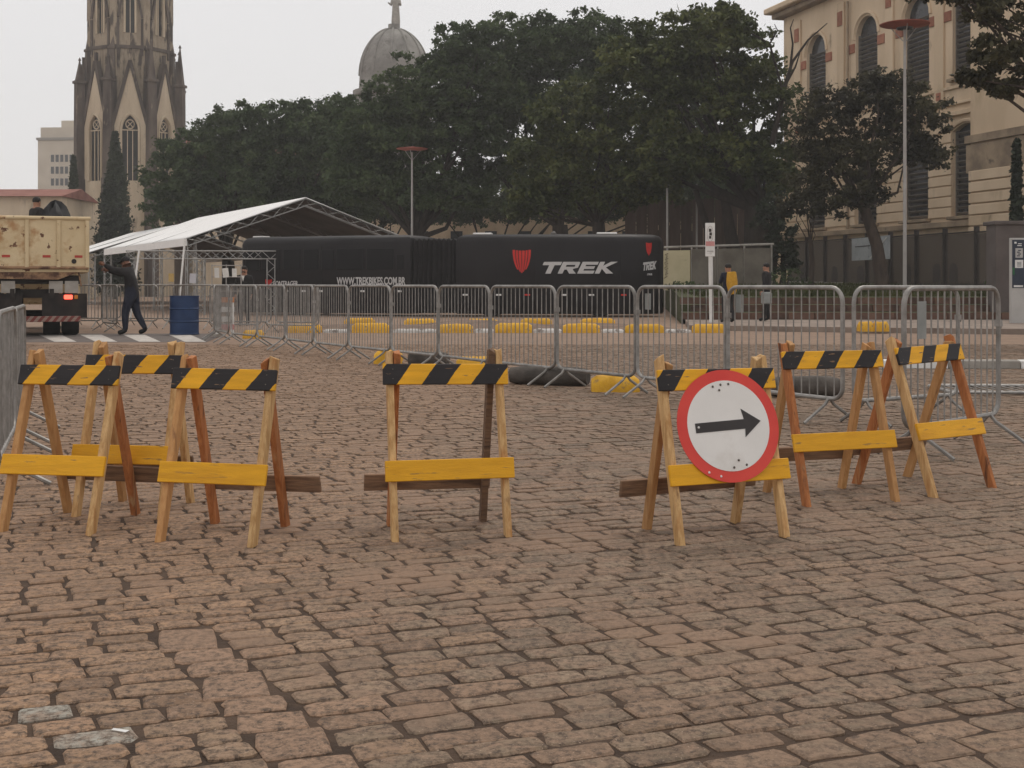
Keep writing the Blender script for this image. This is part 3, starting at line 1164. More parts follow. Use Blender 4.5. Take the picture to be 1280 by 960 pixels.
for i in range(2 * nb):
    for j in range(4):
        j2 = (j + 1) % 4
        fs.append((i * 4 + j, i * 4 + j2, i * 4 + 4 + j2, i * 4 + 4 + j))
bel.add(vs, fs).build('bellows', m_bellow, bus)
ux = lambda u: (u - 300) / 215.0 * L1
for u0, u1, v0, v1 in ((307, 325, 314, 338), (328, 352, 311, 337), (356, 378, 311, 337), (382, 401, 311, 337), (405, 420, 312, 337), (424, 457, 311, 337), (461, 494, 311, 337), (497, 506, 319, 337)):
    z0, z1 = EYE + (VH - v1) * 0.0303, EYE + (VH - v0) * 0.0303
    wnd = MB().box(((ux(u0) + ux(u1)) / 2, -0.006, (z0 + z1) / 2), (ux(u1) - ux(u0), 0.03, z1 - z0)).build('window', m_pane, s1, bevel=0.012)
for x, l_, z0, z1 in ((0.5, 1.5, 2.0, 2.6), (5.3, 1.2, 2.0, 2.6)):
    pass
for sec in (s1, s2):
    MB().box(((L1 if sec is s1 else L2) / 2, -0.006, 1.02), ((L1 if sec is s1 else L2) - 0.2, 0.018, 0.025)).build('rub_rail', m_bellow, sec)
for sec, xx in ((s1, 0.3), (s1, 3.6), (s1, L1 - 0.05), (s2, 0.12), (s2, 1.55), (s2, 2.95), (s2, 6.05)):
    MB().box((xx, -0.008, 1.55), (0.02, 0.02, 2.2)).build('panel_seam', m_bellow, sec)
# wheels
for sec, xs__ in ((s1, (2.5,)), (s2, (1.3, 5.3))):
    for x in xs__:
        for y in (0.16, 2.34):
            s_ = -1 if y < 1 else 1
            MR = Matrix.Translation((x, y, 0.5)) @ Matrix.Rotation(R(90) * -s_ * -1, 4, 'X')
            wh = MB().lathe([(0.30, -0.14), (0.46, -0.14), (0.5, -0.09), (0.5, 0.09), (0.46, 0.14), (0.30, 0.14)], 24, M=MR).build('wheel', m_tyre, sec, smooth=True)
            # the rim rides on the wheel
            MB().lathe([(0.05, -0.152), (0.29, -0.150), (0.29, 0.150), (0.05, 0.152)], 20, M=MR).build('rim', m_rim, sec)
for u in (360, 382, 404, 456, 501):
    o = MB().box((ux(u), -0.012, 0.93), (0.17, 0.03, 0.07)).build('side_marker_lamp', m_hatch, s1, bevel=0.01)
vx = lambda u: (u - 570) / 227.0 * L2
for i, u in enumerate((582, 624, 660, 706, 740, 780)):
    o = MB().box((vx(u), -0.012, 0.80), (0.2, 0.03, 0.065)).build('side_marker_lamp', (m_hatch, m_lred)[i % 3 == 2], s2, bevel=0.01)
m = MB()
trek(m, vx(674), EYE + (VH - 342) * 0.0293, vx(774) - vx(674), 0.43)
tag(m.build('silver_lettering', m_logo, s2), 'large silver slanted letters TREK')
m = MB()
shield(m, (vx(641) + vx(665)) / 2, 2.46, 0.70, 0.90)
tag(m.build('shield_emblem', m_lred, s2), 'red shield emblem of curved blades')
o = link('web_address', text_mesh('WWW.TREKBIKES.COM.BR', ux(508) - ux(424), 0.29, m_logo, 0.025), s1)
o.location = (ux(424), -0.006, 1.17)
o = link('small_lettering', text_mesh('BONTRAGER', ux(375) - ux(343), 0.20, m_logo, 0.02), s1)
o.location = (ux(343), -0.006, 1.12)
m = MB()
shield(m, ux(337), 1.38, 0.30, 0.34)
m.build('small_emblem', m_lred, s1)
# marks on the slanting front corner
d_ = Vector((0.70, 0.62, 0))
ang = math.atan2(d_.y, d_.x)
Mc = Matrix.Translation((L2 + 0.10, 0.10, 0)) @ Matrix.Rotation(ang, 4, 'Z')
m = MB()
trek(m, 0.10, 1.68, 0.72, 0.30, 0.4)
for i, p_ in enumerate(m.v):
    q_ = Vector(p_)
    q_.z += (q_.x - 0.1) * 0.10
    m.v[i] = tuple(Mc @ q_)
m.build('silver_lettering', m_logo, s2)
m = MB()
shield(m, 0.42, 2.72, 0.30, 0.50)
m.v = [tuple(Mc @ Vector(p_)) for p_ in m.v]
m.build('shield_emblem', m_lred, s2)
o = link('small_lettering', text_mesh('.COM.BR', 0.26, 0.07, m_logo, 0.02), s2)
o.location = Mc @ Vector((0.33, -0.006, 1.52))
o.rotation_euler = (0, 0, ang)
for u0, u1 in ((590, 614), (746, 772)):
    MB().box(((vx(u0) + vx(u1)) / 2, 0.62, 3.055), (vx(u1) - vx(u0), 0.6, 0.09)).build('roof_hatch', m_hatch, s2, bevel=0.03)
MB().box((0.5, 0.7, 3.05), (0.5, 0.5, 0.06)).build('roof_hatch', m_hatch, s1, bevel=0.02)
MB().ell((vx(692), 0.5, 3.03), (0.12, 0.12, 0.12), 10, 6).build('roof_vent', m_rim, s2, smooth=True)

# ================================================================== TRUCK
m_cream = mat('rusty_cream_paint', (0.56, 0.43, 0.25), (0.66, 0.53, 0.33), 1.6, 0.7, 0.15, 8, spots=((0.13, 0.055, 0.03), 5.5, 0.62, 0.03), spots2=((0.42, 0.24, 0.11), 1.7, 0.58, 0.12))
m_rust = mat('rusted_steel', (0.20, 0.11, 0.065), (0.42, 0.27, 0.15), 2.5, 0.85, 0.3, 14, spots=((0.09, 0.045, 0.03), 3, 0.55, 0.1))
m_chas = mat('dark_chassis', (0.016, 0.014, 0.013), (0.035, 0.028, 0.024), 4, 0.85)
m_tail = mat('lit_tail_lamp', (0.7, 0.05, 0.03), (0.75, 0.06, 0.04), 5, 0.3, emit=((1.0, 0.10, 0.06), 2.2))
m_refl = mat('red_reflector', (0.38, 0.04, 0.03), (0.45, 0.06, 0.04), 5, 0.4)
m_bstr = stripe_mat('bumper_stripes', (0.17, 0.035, 0.028), (0.27, 0.19, 0.155), 0.16, 0.8)
trk = thing('dump_truck', 'rusty cream dump truck seen from behind with one tail lamp lit', 'truck', (-10.9, 29.07, 0), R(19.9))
bed = MB()
bed.box((0, 2.7, 1.52), (2.46, 5.4, 0.10))
for sx in (-1, 1):
    bed.box((sx * 1.21, 2.75, 2.12), (0.06, 5.3, 1.12))
bed.box((0, 5.42, 2.25), (2.46, 0.06, 1.4))
bed.build('load_bed', m_cream, trk, bevel=0.01)
tg = MB().box((0, 0, 2.12), (2.40, 0.05, 1.10)).build('tailgate', m_cream, trk, bevel=0.008)
for x in (-1.19, -0.79, -0.11, 0.57, 1.19):
    MB().box((x, -0.052, 2.12), (0.085, 0.05, 1.08)).build('rib', m_cream, tg, bevel=0.01)
MB().tube([(-1.26, -0.03, 2.705), (1.26, -0.03, 2.705)], 0.042, 8).build('top_rail', m_cream, tg, smooth=True)
MB().tube([(-1.22, -0.04, 1.57), (1.22, -0.04, 1.57)], 0.035, 8).build('hinge_rail', m_rust, tg, smooth=True)
for x in (-0.55, 0.31, 1.0):
    MB().box((x, -0.030, 1.83), (0.17, 0.012, 0.055)).build('reflector', m_refl, tg)
MB().tube([(0.9, -0.032, 1.72), (0.9, -0.038, 1.72)], 0.055, 14).build('speed_roundel', m_chas, tg)
MB().prism([(-1.22, 1.53), (-0.7, 1.32), (0.55, 1.30), (0.95, 1.45), (1.2, 1.53)], 0.02, 0.12).build('rear_sill', m_rust, trk)
fr = MB()
for sx in (-1, 1):
    fr.box((sx * 0.42, 3.6, 0.98), (0.10, 7.0, 0.22))
fr.box((0, 0.35, 0.98), (0.9, 0.10, 0.20))
fr.box((0, 0.6, 1.3), (2.1, 0.9, 0.2))
fr.build('chassis', m_chas, trk)
for sx in (-1, 1):
    MB().box((sx * 0.70, 0.16, 0.70), (0.98, 0.05, 0.56)).build('mud_flap', m_chas, trk)
    for x0, x1 in ((0.36, 0.66), (0.70, 1.0)):
        MB().box((sx * (x0 + x1) / 2, 0.12, 1.13), (x1 - x0, 0.03, 0.28)).build('lamp_board', m_conc, trk, bevel=0.006)
    MB().box((sx * 0.78, 0.11, 0.90), (0.19, 0.06, 0.10)).build('tail_lamp', m_tail if sx > 0 else m_refl, trk, bevel=0.015)
    MB().box((sx * 0.95, 0.11, 0.90), (0.08, 0.05, 0.09)).build('turn_lamp', m_amber, trk, bevel=0.01)
    for y in (1.15, 2.4):
        for x in (0.42, 0.84):
            wh = MB().lathe([(0.26, -0.18), (0.46, -0.19), (0.50, -0.14), (0.50, 0.14), (0.46, 0.19), (0.26, 0.18)], 24, M=Matrix.Translation((sx * x, y, 0.495)) @ Matrix.Rotation(R(90), 4, 'Y')).build('wheel', m_tyre, trk, smooth=True)
    MB().lathe([(0.26, -0.13), (0.46, -0.14), (0.50, -0.10), (0.50, 0.10), (0.46, 0.14), (0.26, 0.13)], 24, M=Matrix.Translation((sx * 0.95, 6.3, 0.495)) @ Matrix.Rotation(R(90), 4, 'Y')).build('wheel', m_tyre, trk, smooth=True)
MB().box((0, 0.05, 0.40), (2.1, 0.09, 0.13)).build('bumper', m_bstr, trk, bevel=0.01)
MB().tube([(-0.95, 1.15, 0.5), (0.95, 1.15, 0.5)], 0.09, 8).build('axle', m_chas, trk)
cab = MB()
cab.box((0, 6.5, 1.6), (2.3, 1.8, 1.9))
cab = cab.build('cab', m_cream, trk, bevel=0.08)
MB().box((0, 5.59, 2.1), (1.5, 0.02, 0.5)).build('window', m_pane, cab)
MB().tube([(1.0, 0.15, 1.5), (1.06, 0.06, 1.15)], 0.018, 6).build('tailgate_chain', m_rust, trk)
rm = trk.matrix_basis if False else Matrix.Translation(trk.location) @ Matrix.Rotation(R(19.9), 4, 'Z')
m_tarp = mat('black_tarpaulin', (0.012, 0.012, 0.013), (0.025, 0.024, 0.024), 3, 0.6, 0.5, 5)
tb = MB()
nn = 18
vs, fs = [], []
for i in range(11):
    a = math.pi * i / 10
    for k in range(nn):
        t = 2 * math.pi * k / nn
        q = math.sin(a) * (1 + 0.10 * math.sin(3 * t + 2 * a) + 0.06 * math.sin(7 * t))
        vs.append((0.42 * q * math.cos(t), 0.6 * q * math.sin(t), 0.86 * (1 - math.cos(a)) * (0.72 + 0.05 * math.sin(5 * t))))
for i in range(10):
    for k in range(nn):
        k2 = (k + 1) % nn
        fs.append((i * nn + k, i * nn + k2, (i + 1) * nn + k2, (i + 1) * nn + k))
tbo = tb.add(vs, fs).build('tarpaulin_bundle', m_tarp, smooth=True)
tbo.location = rm @ Vector((0.50, 1.6, 1.57))
tbo.scale = (1, 1, 1.25)
tag(tbo, 'rounded black tarpaulin bundle heaped in the dump truck bed', 'bundle')

# ================================================================== TENTS
m_tent = mat('white_tent_pvc', (0.78, 0.77, 0.75), (0.84, 0.83, 0.81), 0.6, 0.5, spots=((0.66, 0.65, 0.62), 0.5, 0.6, 0.2))
m_under = mat('tent_underside', (0.10, 0.085, 0.075), (0.15, 0.13, 0.115), 0.8, 0.8, coord='World')
m_alu = mat('aluminium_truss', (0.30, 0.30, 0.29), (0.40, 0.40, 0.385), 4, 0.45, metal=0.5)


def truss(mb, p, q, w=0.26, n=8, up=(0, 0, 1), r=0.022):
    p, q = Vector(p), Vector(q)
    d = (q - p).normalized()
    a = Vector(up)
    a = (a - d * a.dot(d)).normalized() * w / 2
    b_ = d.cross(a)
    cs = [a + b_, -a + b_, -a - b_, a - b_]
    for c in cs:
        mb.tube([p + c, q + c], r, 5)
    for s_ in range(4):
        c0, c1 = cs[s_], cs[(s_ + 1) % 4]
        pts = []
        for i in range(n + 1):
            pts.append(p.lerp(q, i / n) + (c0 if i % 2 == 0 else c1))
        for i in range(n):
            mb.tube([pts[i], pts[i + 1]], r * 0.55, 4, caps=False)


def tent(label, loc, yaw, Wd, Ln, ze, zr, cols):
    t = thing('marquee_tent', label, 'tent', loc, yaw, 'white marquee tents')
    h = Wd / 2
    # the two roof skins sag slightly between the frames
    for sx, x0 in ((0, 0), (1, Wd)):
        nu, nv = 8, 15
        vs, fs = [], []
        for j in range(nv + 1):
            for i in range(nu + 1):
                f_ = i / nu
                y = Ln * j / nv
                sag = 0.05 * math.sin(math.pi * f_) * abs(math.sin(math.pi * 3 * j / nv))
                vs.append((x0 + (h - x0) * f_, y, ze + (zr - ze) * f_ - sag))
        for j in range(nv):
            for i in range(nu):
                a = j * (nu + 1) + i
                fs.append((a, a + 1, a + nu + 2, a + nu + 1))
        o = MB().add(vs, fs).build('roof_skin', m_tent, t, smooth=True)
        so_ = o.modifiers.new('thick', 'SOLIDIFY')
        so_.thickness = 0.03
        so_.offset = 0
        MB().add([(x, y, z - 0.10) for x, y, z in vs], fs).build('underside', m_under, t, smooth=True)  # dark grey-brown sheet just below the white roof skin
        xx = x0 + (0.02 if sx else -0.02)
        MB().box((xx, Ln / 2, ze - 0.14), (0.03, Ln, 0.32)).build('valance', m_tent, t)
    # lattice gable frames and posts
    for y in [Ln * k / (cols - 1) for k in range(cols)]:
        g_ = MB()
        for x0 in (0, Wd):
            truss(g_, (x0, y + 0.05, ze - 0.15), (h, y + 0.05, zr - 0.2), 0.3, 10)
        g_.build('gable_truss', m_alu, t)
        for x0 in (0.2, Wd - 0.2):
            p_ = MB()
            truss(p_, (x0, y + 0.2, 0), (x0, y + 0.2, ze - 0.1), 0.34, 9, up=(1, 0, 0))
            p_.build('lattice_post', m_alu, t)
    return t


tent('white gabled marquee tent standing behind the black bus', (-13.2, 52, 0), math.atan2(0.46, 0.89), 10.0, 19.0, 3.05, 4.87, 4)
tent('smaller looking white marquee tent beyond the gabled one, near the church', (-24.3, 73.5, 0), math.atan2(0.46, 0.89), 10.0, 14.0, 3.0, 4.7, 3)
# low lattice gantry along the side of the tent
gt = thing('lattice_gantry', 'low aluminium lattice gantry standing beside the white gabled tent', 'gantry', (-14.2, 49.2, 0), R(4))
g1 = MB()
truss(g1, (-0.6, 0, 2.32), (5.2, 0, 2.32), 0.3, 18)
g1.build('crossbeam', m_alu, gt)
for x in (-0.4, 2.2, 4.9):
    g1 = MB()
    truss(g1, (x, 0, 0), (x, 0, 2.15), 0.3, 8, up=(1, 0, 0))
    g1.build('lattice_post', m_alu, gt)
# leaning white poles
for (u0, v0, u1, v1, d0, lb) in ((231, 300, 222, 398, 44.0, 'thin white pole leaning by the blue barrel against the tent'), (174, 312, 163, 398, 44.0, 'thin white pole leaning by the tent behind the man in dark clothes')):
    p_, q_ = P(u0, v0, d0 + 0.5), P(u1, v1, d0)
    q_.z = 0
    o = MB().tube([q_, p_], 0.035, 8).build('tent_pole', m_white, smooth=True)
    tag(o, lb, 'pole')

# ================================================================== CHURCH
m_plas = mat('church_plaster', (0.46, 0.37, 0.26), (0.60, 0.50, 0.37), 0.5, 0.9, 0.2, 6, spots=((0.22, 0.175, 0.135), 0.7, 0.57, 0.15), stretch=(1.4, 1.4, 0.35))
m_grime = mat('weathered_stone', (0.058, 0.045, 0.038), (0.15, 0.12, 0.098), 0.6, 0.95, 0.4, 5, spots=((0.33, 0.27, 0.20), 0.8, 0.63, 0.08), stretch=(1.5, 1.5, 0.5))
m_groof = mat('red_roof_tiles', (0.19, 0.075, 0.055), (0.29, 0.13, 0.10), 1.0, 0.9, 0.4, 6)
m_lead = mat('dome_stone', (0.17, 0.16, 0.145), (0.29, 0.275, 0.25), 0.5, 0.9, 0.2, 4, spots=((0.10, 0.088, 0.075), 0.6, 0.55, 0.15))
m_cglass = mat('church_glass', (0.018, 0.016, 0.015), (0.035, 0.032, 0.030), 1.0, 0.4)

m_mid = mat('stained_plaster', (0.25, 0.20, 0.145), (0.47, 0.385, 0.28), 0.9, 0.9, 0.3, 6, spots=((0.085, 0.067, 0.055), 0.9, 0.50, 0.10), stretch=(1.4, 1.4, 0.4))
church = thing('gothic_church', 'tall gothic church with weathered cream tower, dome and red roof', 'church', (-37.1, 124.5, 0))


def lancet(hw, z0, zs, n=6):
    # right-hand edge of a pointed opening from the sill centre up to the point
    pts = [(0, z0), (hw, z0), (hw, zs)]
    r_ = 2.2 * hw
    for i in range(1, n + 1):
        a = math.acos((r_ - hw) / r_) * i / n
        pts.append((max(0, hw - r_ + r_ * math.cos(a)), zs + r_ * math.sin(a)))
    pts[-1] = (0, pts[-1][1])
    return pts


def gothic_face(par, M, w, zb, zt, zp, hw, z0, zs, mw, mullions=2, depth=0.45, rose=True, hood=True):
    # one wall panel w wide from zb to zt with gable point zp and a lancet opening
    L_ = lancet(hw, z0, zs)
    for s_ in (1, -1):
        poly = [(0, zb), (w / 2, zb), (w / 2, zt), (0, zp)] + L_[::-1]
        poly = [(x * s_, z) for x, z in poly]
        if s_ < 0:
            poly = poly[::-1]
        m = MB().prism(poly, 0, depth, M=M)
        m.build('wall_panel', mw, par)
    gl = [(x * 1.0, z) for x, z in L_] + [(-x, z) for x, z in L_[::-1][1:-1]]
    wn_ = MB().prism(gl, 0.28, 0.32, M=M).build('window', m_cglass, par)
    tr = MB()
    top = L_[-1][1]
    for i in range(mullions):
        x = -hw + 2 * hw * (i + 1) / (mullions + 1)
        tr.box((x, 0.20, (z0 + zs) / 2), (0.075, 0.10, zs - z0), M=M)
    if rose:
        n_ = 12
        for r_, zc_ in ((hw * 0.55, zs + hw * 0.75),):
            pts = [M @ Vector((r_ * math.cos(2 * math.pi * k / n_), 0.18, zc_ + r_ * math.sin(2 * math.pi * k / n_))) for k in range(n_)]
            tr.tube(pts, 0.06, 5, closed=True)
        tr.box((0, 0.18, zs + 0.02), (2 * hw, 0.1, 0.1), M=M)
        for k in range(4):
            a = R(45 + 90 * k)
            tr.tube([M @ Vector((0, 0.18, zs + hw * 0.75)), M @ Vector((hw * 0.5 * math.cos(a), 0.18, zs + hw * 0.75 + hw * 0.5 * math.sin(a)))], 0.04, 4)
    if tr.v:
        tr.build('tracery', m_plas, par)
    if hood:
        pts = [M @ Vector((x * 1.12 + (0.05 if x > 0 else 0), -0.03, z + (0.12 if i > 2 else 0))) for i, (x, z) in enumerate(L_[1:])]
        pl = [M @ Vector((-x * 1.12 - (0.05 if x > 0 else 0), -0.03, z + (0.12 if i > 2 else 0))) for i, (x, z) in enumerate(L_[1:])][::-1]
        MB().tube(pts + pl[1:], 0.13, 5).build('hood_mould', m_plas, par)


def pinnacle(par, x, y, z0, z1, zt, w, m_, lean=0):
    m = MB()
    M = Matrix.Translation((x, y, 0)) @ Matrix.Rotation(lean, 4, 'Z')
    n = 4

    def sq(s_, z):
        return [(M @ Vector((a * s_ / 2, b_ * s_ / 2, z))) for a, b_ in ((-1, -1), (1, -1), (1, 1), (-1, 1))]
    rings = [sq(w, z0), sq(w * 0.96, z1 * 0.55 + z0 * 0.45), sq(w * 0.8, z1 * 0.54 + z0 * 0.46), sq(w * 0.72, z1), sq(w * 0.95, z1 + 0.02), sq(w * 0.95, z1 + 0.25), sq(w * 0.62, z1 + 0.3), sq(w * 0.08, zt - 0.3), sq(w * 0.22, zt - 0.28), sq(w * 0.05, zt)]
    vs = [v for r_ in rings for v in r_]
    fs = [(3, 2, 1, 0)]
    for i in range(len(rings) - 1):
        for k in range(4):
            k2 = (k + 1) % 4
            fs.append((i * 4 + k, i * 4 + k2, i * 4 + 4 + k2, i * 4 + 4 + k))
    e_ = (len(rings) - 1) * 4
    fs.append((e_, e_ + 1, e_ + 2, e_ + 3))
    m.add(vs, fs).build('buttress_pinnacle', m_, par)


tower = MB().lathe([(4.3, 0), (4.3, 17.3), (3.75, 17.6), (3.75, 38.0)], 8, M=Matrix.Rotation(R(22.5), 4, 'Z')).build('tower', m_grime, church)
for k in range(8):
    M = Matrix.Rotation(R(45) * k, 4, 'Z') @ Matrix.Translation((0, -4.72, 0))
    gothic_face(tower, M, 3.9, 0, 14.6, 21.4, 0.74, 10.6, 15.2, m_plas)
    # coping along the gable edges
    for s_ in (-1, 1):
        MB().beam(M @ Vector((s_ * 1.97, 0.2, 14.5)), M @ Vector((0, 0.2, 21.55)), 0.34, 0.6, up=M.to_3x3() @ Vector((0, 0, 1))).build('gable_coping', m_grime, tower)
    MB().box((0, 0.15, 21.9), (0.28, 0.28, 0.9), M=M).build('finial', m_grime, tower)
    M2 = Matrix.Rotation(R(45) * k, 4, 'Z') @ Matrix.Translation((0, -4.02, 0))
    gothic_face(tower, M2, 3.34, 17.6, 34, 36.5, 0.42, 24.2, 28.3, m_mid, 1, 0.40, rose=False)
    MB().box((0, 0.1, 22.9), (2.9, 0.5, 0.3), M=M2).build('string_course', m_grime, tower)
    MB().prism([(-1.0, 23.0), (1.0, 23.0), (1.0, 29.5), (0, 32.5), (-1.0, 29.5)], 0.33, 0.42, M=M2).build('recess', m_mid, tower)
    for s_ in (-1, 1):
        MB().beam(M2 @ Vector((s_ * 1.15, -0.06, 25.6)), M2 @ Vector((0, -0.06, 31.2)), 0.22, 0.25, up=M2.to_3x3() @ Vector((0, 0, 1))).build('gable_coping', m_grime, tower)
        MB().box((s_ * 1.15, -0.02, 23.8), (0.24, 0.22, 3.4), M=M2).build('colonnette', m_grime, tower)
    # corner buttress and pinnacles
    a = R(22.5 + 45 * k) - R(90)
    pinnacle(tower, 5.25 * math.cos(a), 5.25 * math.sin(a), 0, 19.6, 23.6 - (1.6 if k in (5, 6, 7) else 0), 1.15, m_grime, a)
    pinnacle(tower, 4.32 * math.cos(a), 4.32 * math.sin(a), 17.2, 22.6, 24.8, 0.8, m_grime, a)
    MB().box((4.15 * math.cos(a), 4.15 * math.sin(a), 27), (0.62, 0.62, 20)).build('corner_shaft', m_mid, tower)
MB().lathe([(4.2, 37.8), (0.2, 58)], 8, M=Matrix.Rotation(R(22.5), 4, 'Z')).build('spire', m_grime, tower)
tower.rotation_euler = (0, 0, R(16))
tower.scale = (0.95, 0.95, 1.03)
# nave running back to the crossing, with pitched red roof
nv = Vector((-14.0, 152.0, 0)) - church.location
ny = math.atan2(nv.y, nv.x)
Mn = Matrix.Rotation(ny, 4, 'Z')
nave = MB().box((22, 0, 6.0), (36, 9, 12.0), M=Mn).build('nave', m_plas, church)
MB().add([Mn @ Vector(p_) for p_ in ((3, -5, 12), (41, -5, 12), (41, 5, 12), (3, 5, 12), (3, 0, 16.0), (41, 0, 16.0))], [(0, 1, 5, 4), (2, 3, 4, 5), (0, 4, 3), (1, 2, 5), (0, 3, 2, 1)]).build('roof', m_groof, nave)
for i in range(7):
    MB().box((8 + i * 4.6, -4.5, 6.5), (1.2, 0.1, 4.5), M=Mn).build('window', m_cglass, nave)
dm = Vector((-14.0, 152.0, 0)) - church.location
dome = MB().lathe([(4.5, 10), (4.5, 23.2), (4.9, 23.4), (4.9, 24.0), (4.2, 24.1)] + [(4.1 * math.cos(R(a)), 25.9 + 5.6 * math.sin(R(a))) for a in range(0, 86, 6)] + [(0.7, 31.5), (0.7, 32.0), (0.45, 32.0)], 24, c=dm).build('dome', m_lead, church, smooth=True)
for k in range(12):
    a = 2 * math.pi * k / 12
    MB().tube([dm + Vector((4.13 * math.cos(R(q)) * math.cos(a), 4.13 * math.cos(R(q)) * math.sin(a), 25.9 + 5.63 * math.sin(R(q)))) for q in range(0, 84, 7)], 0.14, 5).build('rib', m_lead, dome)
st = MB()
st.lathe([(0.50, 0), (0.52, 0.4), (0.44, 1.6), (0.40, 2.3), (0.47, 2.9), (0.30, 3.2), (0.13, 3.32), (0.14, 3.45), (0.21, 3.6), (0.20, 3.8), (0.08, 3.95)], 14, c=dm + Vector((0.2, 0, 32.0)))
for s_ in (-1, 1):
    st.tube([dm + Vector((0.2 + s_ * 0.40, 0, 34.95)), dm + Vector((0.2 + s_ * 0.55, -0.15, 34.3)), dm + Vector((0.2 + s_ * (0.45 if s_ > 0 else 0.85), -0.5, 34.5))], [0.18, 0.15, 0.09], 8)
st.build('statue', m_conc, dome, smooth=True)

# ================================================================== FAR BUILDINGS AT THE LEFT
m_office = mat('office_render', (0.46, 0.40, 0.32), (0.54, 0.48, 0.39), 0.3, 0.9)
m_offd = mat('office_band', (0.22, 0.20, 0.18), (0.28, 0.26, 0.23), 0.3, 0.9)
ofc = thing('office_block', 'pale office block with rows of windows far behind the church', 'building', (-95.6, 262, 0), R(-4))
MB().box((6, 7, 15.3), (15, 14, 30.6)).build('wall', m_office, ofc)
MB().box((6, 7, 30.9), (15.5, 14.5, 0.5)).build('cornice', m_offd, ofc)
MB().box((6, 7, 32.2), (14.2, 13.2, 2.2)).build('attic', m_office, ofc)
MB().box((4, 7, 34.2), (5, 5, 2.0)).build('plant_room', m_office, ofc)
wm = MB().box((0, 0, 0), (0.62, 0.12, 1.45)).mesh('window', m_glass)
for j in range(9):
    for i in range(11):
        o = link('window', wm, ofc)
        o.location = (1.6 + i * 0.98, -0.02, 26.9 - j * 2.42)
red = thing('low_red_roofed_house', 'long low house with red tiled roof behind the dump truck', 'house', (-46.5, 98, 0))
MB().box((0, 4, 3.95), (24, 8, 7.9)).build('wall', m_plas, red)
MB().add([(-8.6, -0.5, 7.9), (8.6, -0.5, 7.9), (8.6, 8.5, 7.9), (-8.6, 8.5, 7.9), (-8.6, 4, 8.75), (8.6, 4, 8.75)], [(0, 1, 5, 4), (2, 3, 4, 5), (0, 4, 3), (1, 2, 5), (0, 3, 2, 1)]).build('roof', m_groof, red).scale = (1.42, 1, 1)
for i in range(6):
    MB().box((-6.5 + i * 2.6, -0.02, 3.6), (1.1, 0.1, 1.8)).build('window', m_glass, red)
# ================================================================== CREAM BUILDING AT THE RIGHT
m_wall = mat('cream_render', (0.56, 0.425, 0.285), (0.69, 0.54, 0.38), 0.35, 0.9, 0.15, 8, spots=((0.37, 0.27, 0.165), 0.45, 0.57, 0.2), spots2=((0.25, 0.18, 0.12), 0.9, 0.66, 0.08), stretch=(1.3, 1.3, 0.5))
m_brick = mat('red_brick_blocks', (0.26, 0.10, 0.06), (0.36, 0.155, 0.095), 3, 0.9, 0.3, 12, vary=0.15)
m_louv = mat('grey_louvre', (0.105, 0.092, 0.080), (0.16, 0.14, 0.12), 2, 0.85, vary=0.12)
m_ledge = mat('stained_ledge', (0.20, 0.15, 0.105), (0.40, 0.30, 0.20), 0.9, 0.9, 0.2, 8, spots=((0.10, 0.078, 0.06), 0.9, 0.6, 0.1))
byaw = math.atan2(-0.964, 0.265)
bld = thing('cream_palace', 'tall cream building with louvred arched windows and red brick blocks', 'building', (16.82, 79.2, 1.2), byaw)
ZB = -1.2                                   # local z = world z - 1.2
wc = [4.05, 9.6, 14.4, 18.6]
HW = 1.12
xe = 34.0


def Zl(z):
    return z + ZB


wall = MB()
edges = [0.0]
for c_ in wc:
    edges += [c_ - HW, c_ + HW]
edges.append(20.1)
DPT = 0.36
for i in range(0, len(edges), 2):
    wall.box(((edges[i] + edges[i + 1]) / 2, DPT / 2, Zl(9.6)), (edges[i + 1] - edges[i], DPT, 16.8))
for c_ in wc:
    wall.box((c_, DPT / 2, Zl(2.85)), (2 * HW, DPT, 3.3))
    # between the two rows; shallow arch below, flat sill above
    pts = [(c_ + HW, Zl(11.2)), (c_ - HW, Zl(11.2))]
    arc = [(c_ - HW + 2 * HW * k / 8, Zl(8.6 + 0.32 * math.sin(math.pi * k / 8))) for k in range(9)]
    wall.prism((arc + pts)[::1], 0, DPT)
    arc = [(c_ - HW * math.cos(math.pi * k / 12), Zl(14.75 + HW * math.sin(math.pi * k / 12))) for k in range(13)]
    wall.prism(arc + [(c_ + HW, Zl(18.0)), (c_ - HW, Zl(18.0))], 0, DPT)
wallo = wall.build('wall', m_wall, bld)
MB().box((xe / 2, 7.6, Zl(9.4)), (xe, 14, 16.4)).build('building_core', m_wall, bld)
# projecting end bay
bay = MB().box((27.1, -0.1, Zl(9.6)), (13.8, 1.6, 16.8)).build('end_bay', m_wall, bld)
MB().box((27.0, -0.95, Zl(7.9)), (14.0, 0.28, 0.35)).build('bay_ledge', m_ledge, bay)
MB().box((27.0, -0.93, Zl(7.0)), (14.0, 0.14, 1.3)).build('bay_plinth', m_ledge, bay)
# rusticated courses, one block per pier and course
pm = {}
for i in range(0, len(edges), 2):
    x0, x1 = edges[i], edges[i + 1]
    for k in range(9):
        z0 = 4.45 + k * 0.52
        if z0 > 8.7:
            continue
        key = round(x1 - x0, 2)
        if key not in pm:
            pm[key] = MB().box((0, 0, 0), (x1 - x0 - 0.04, 0.09, 0.455)).mesh('stone_course', m_wall)
        o = link('stone_course', pm[key], wallo, bevel=0.02)
        o.location = ((x0 + x1) / 2, -0.04, Zl(z0 + 0.24))
for k in range(6):
    o = MB().box((27.0, -0.96, Zl(3.6 + k * 0.52)), (13.6, 0.12, 0.45)).build('stone_course', m_wall, bay, bevel=0.02)
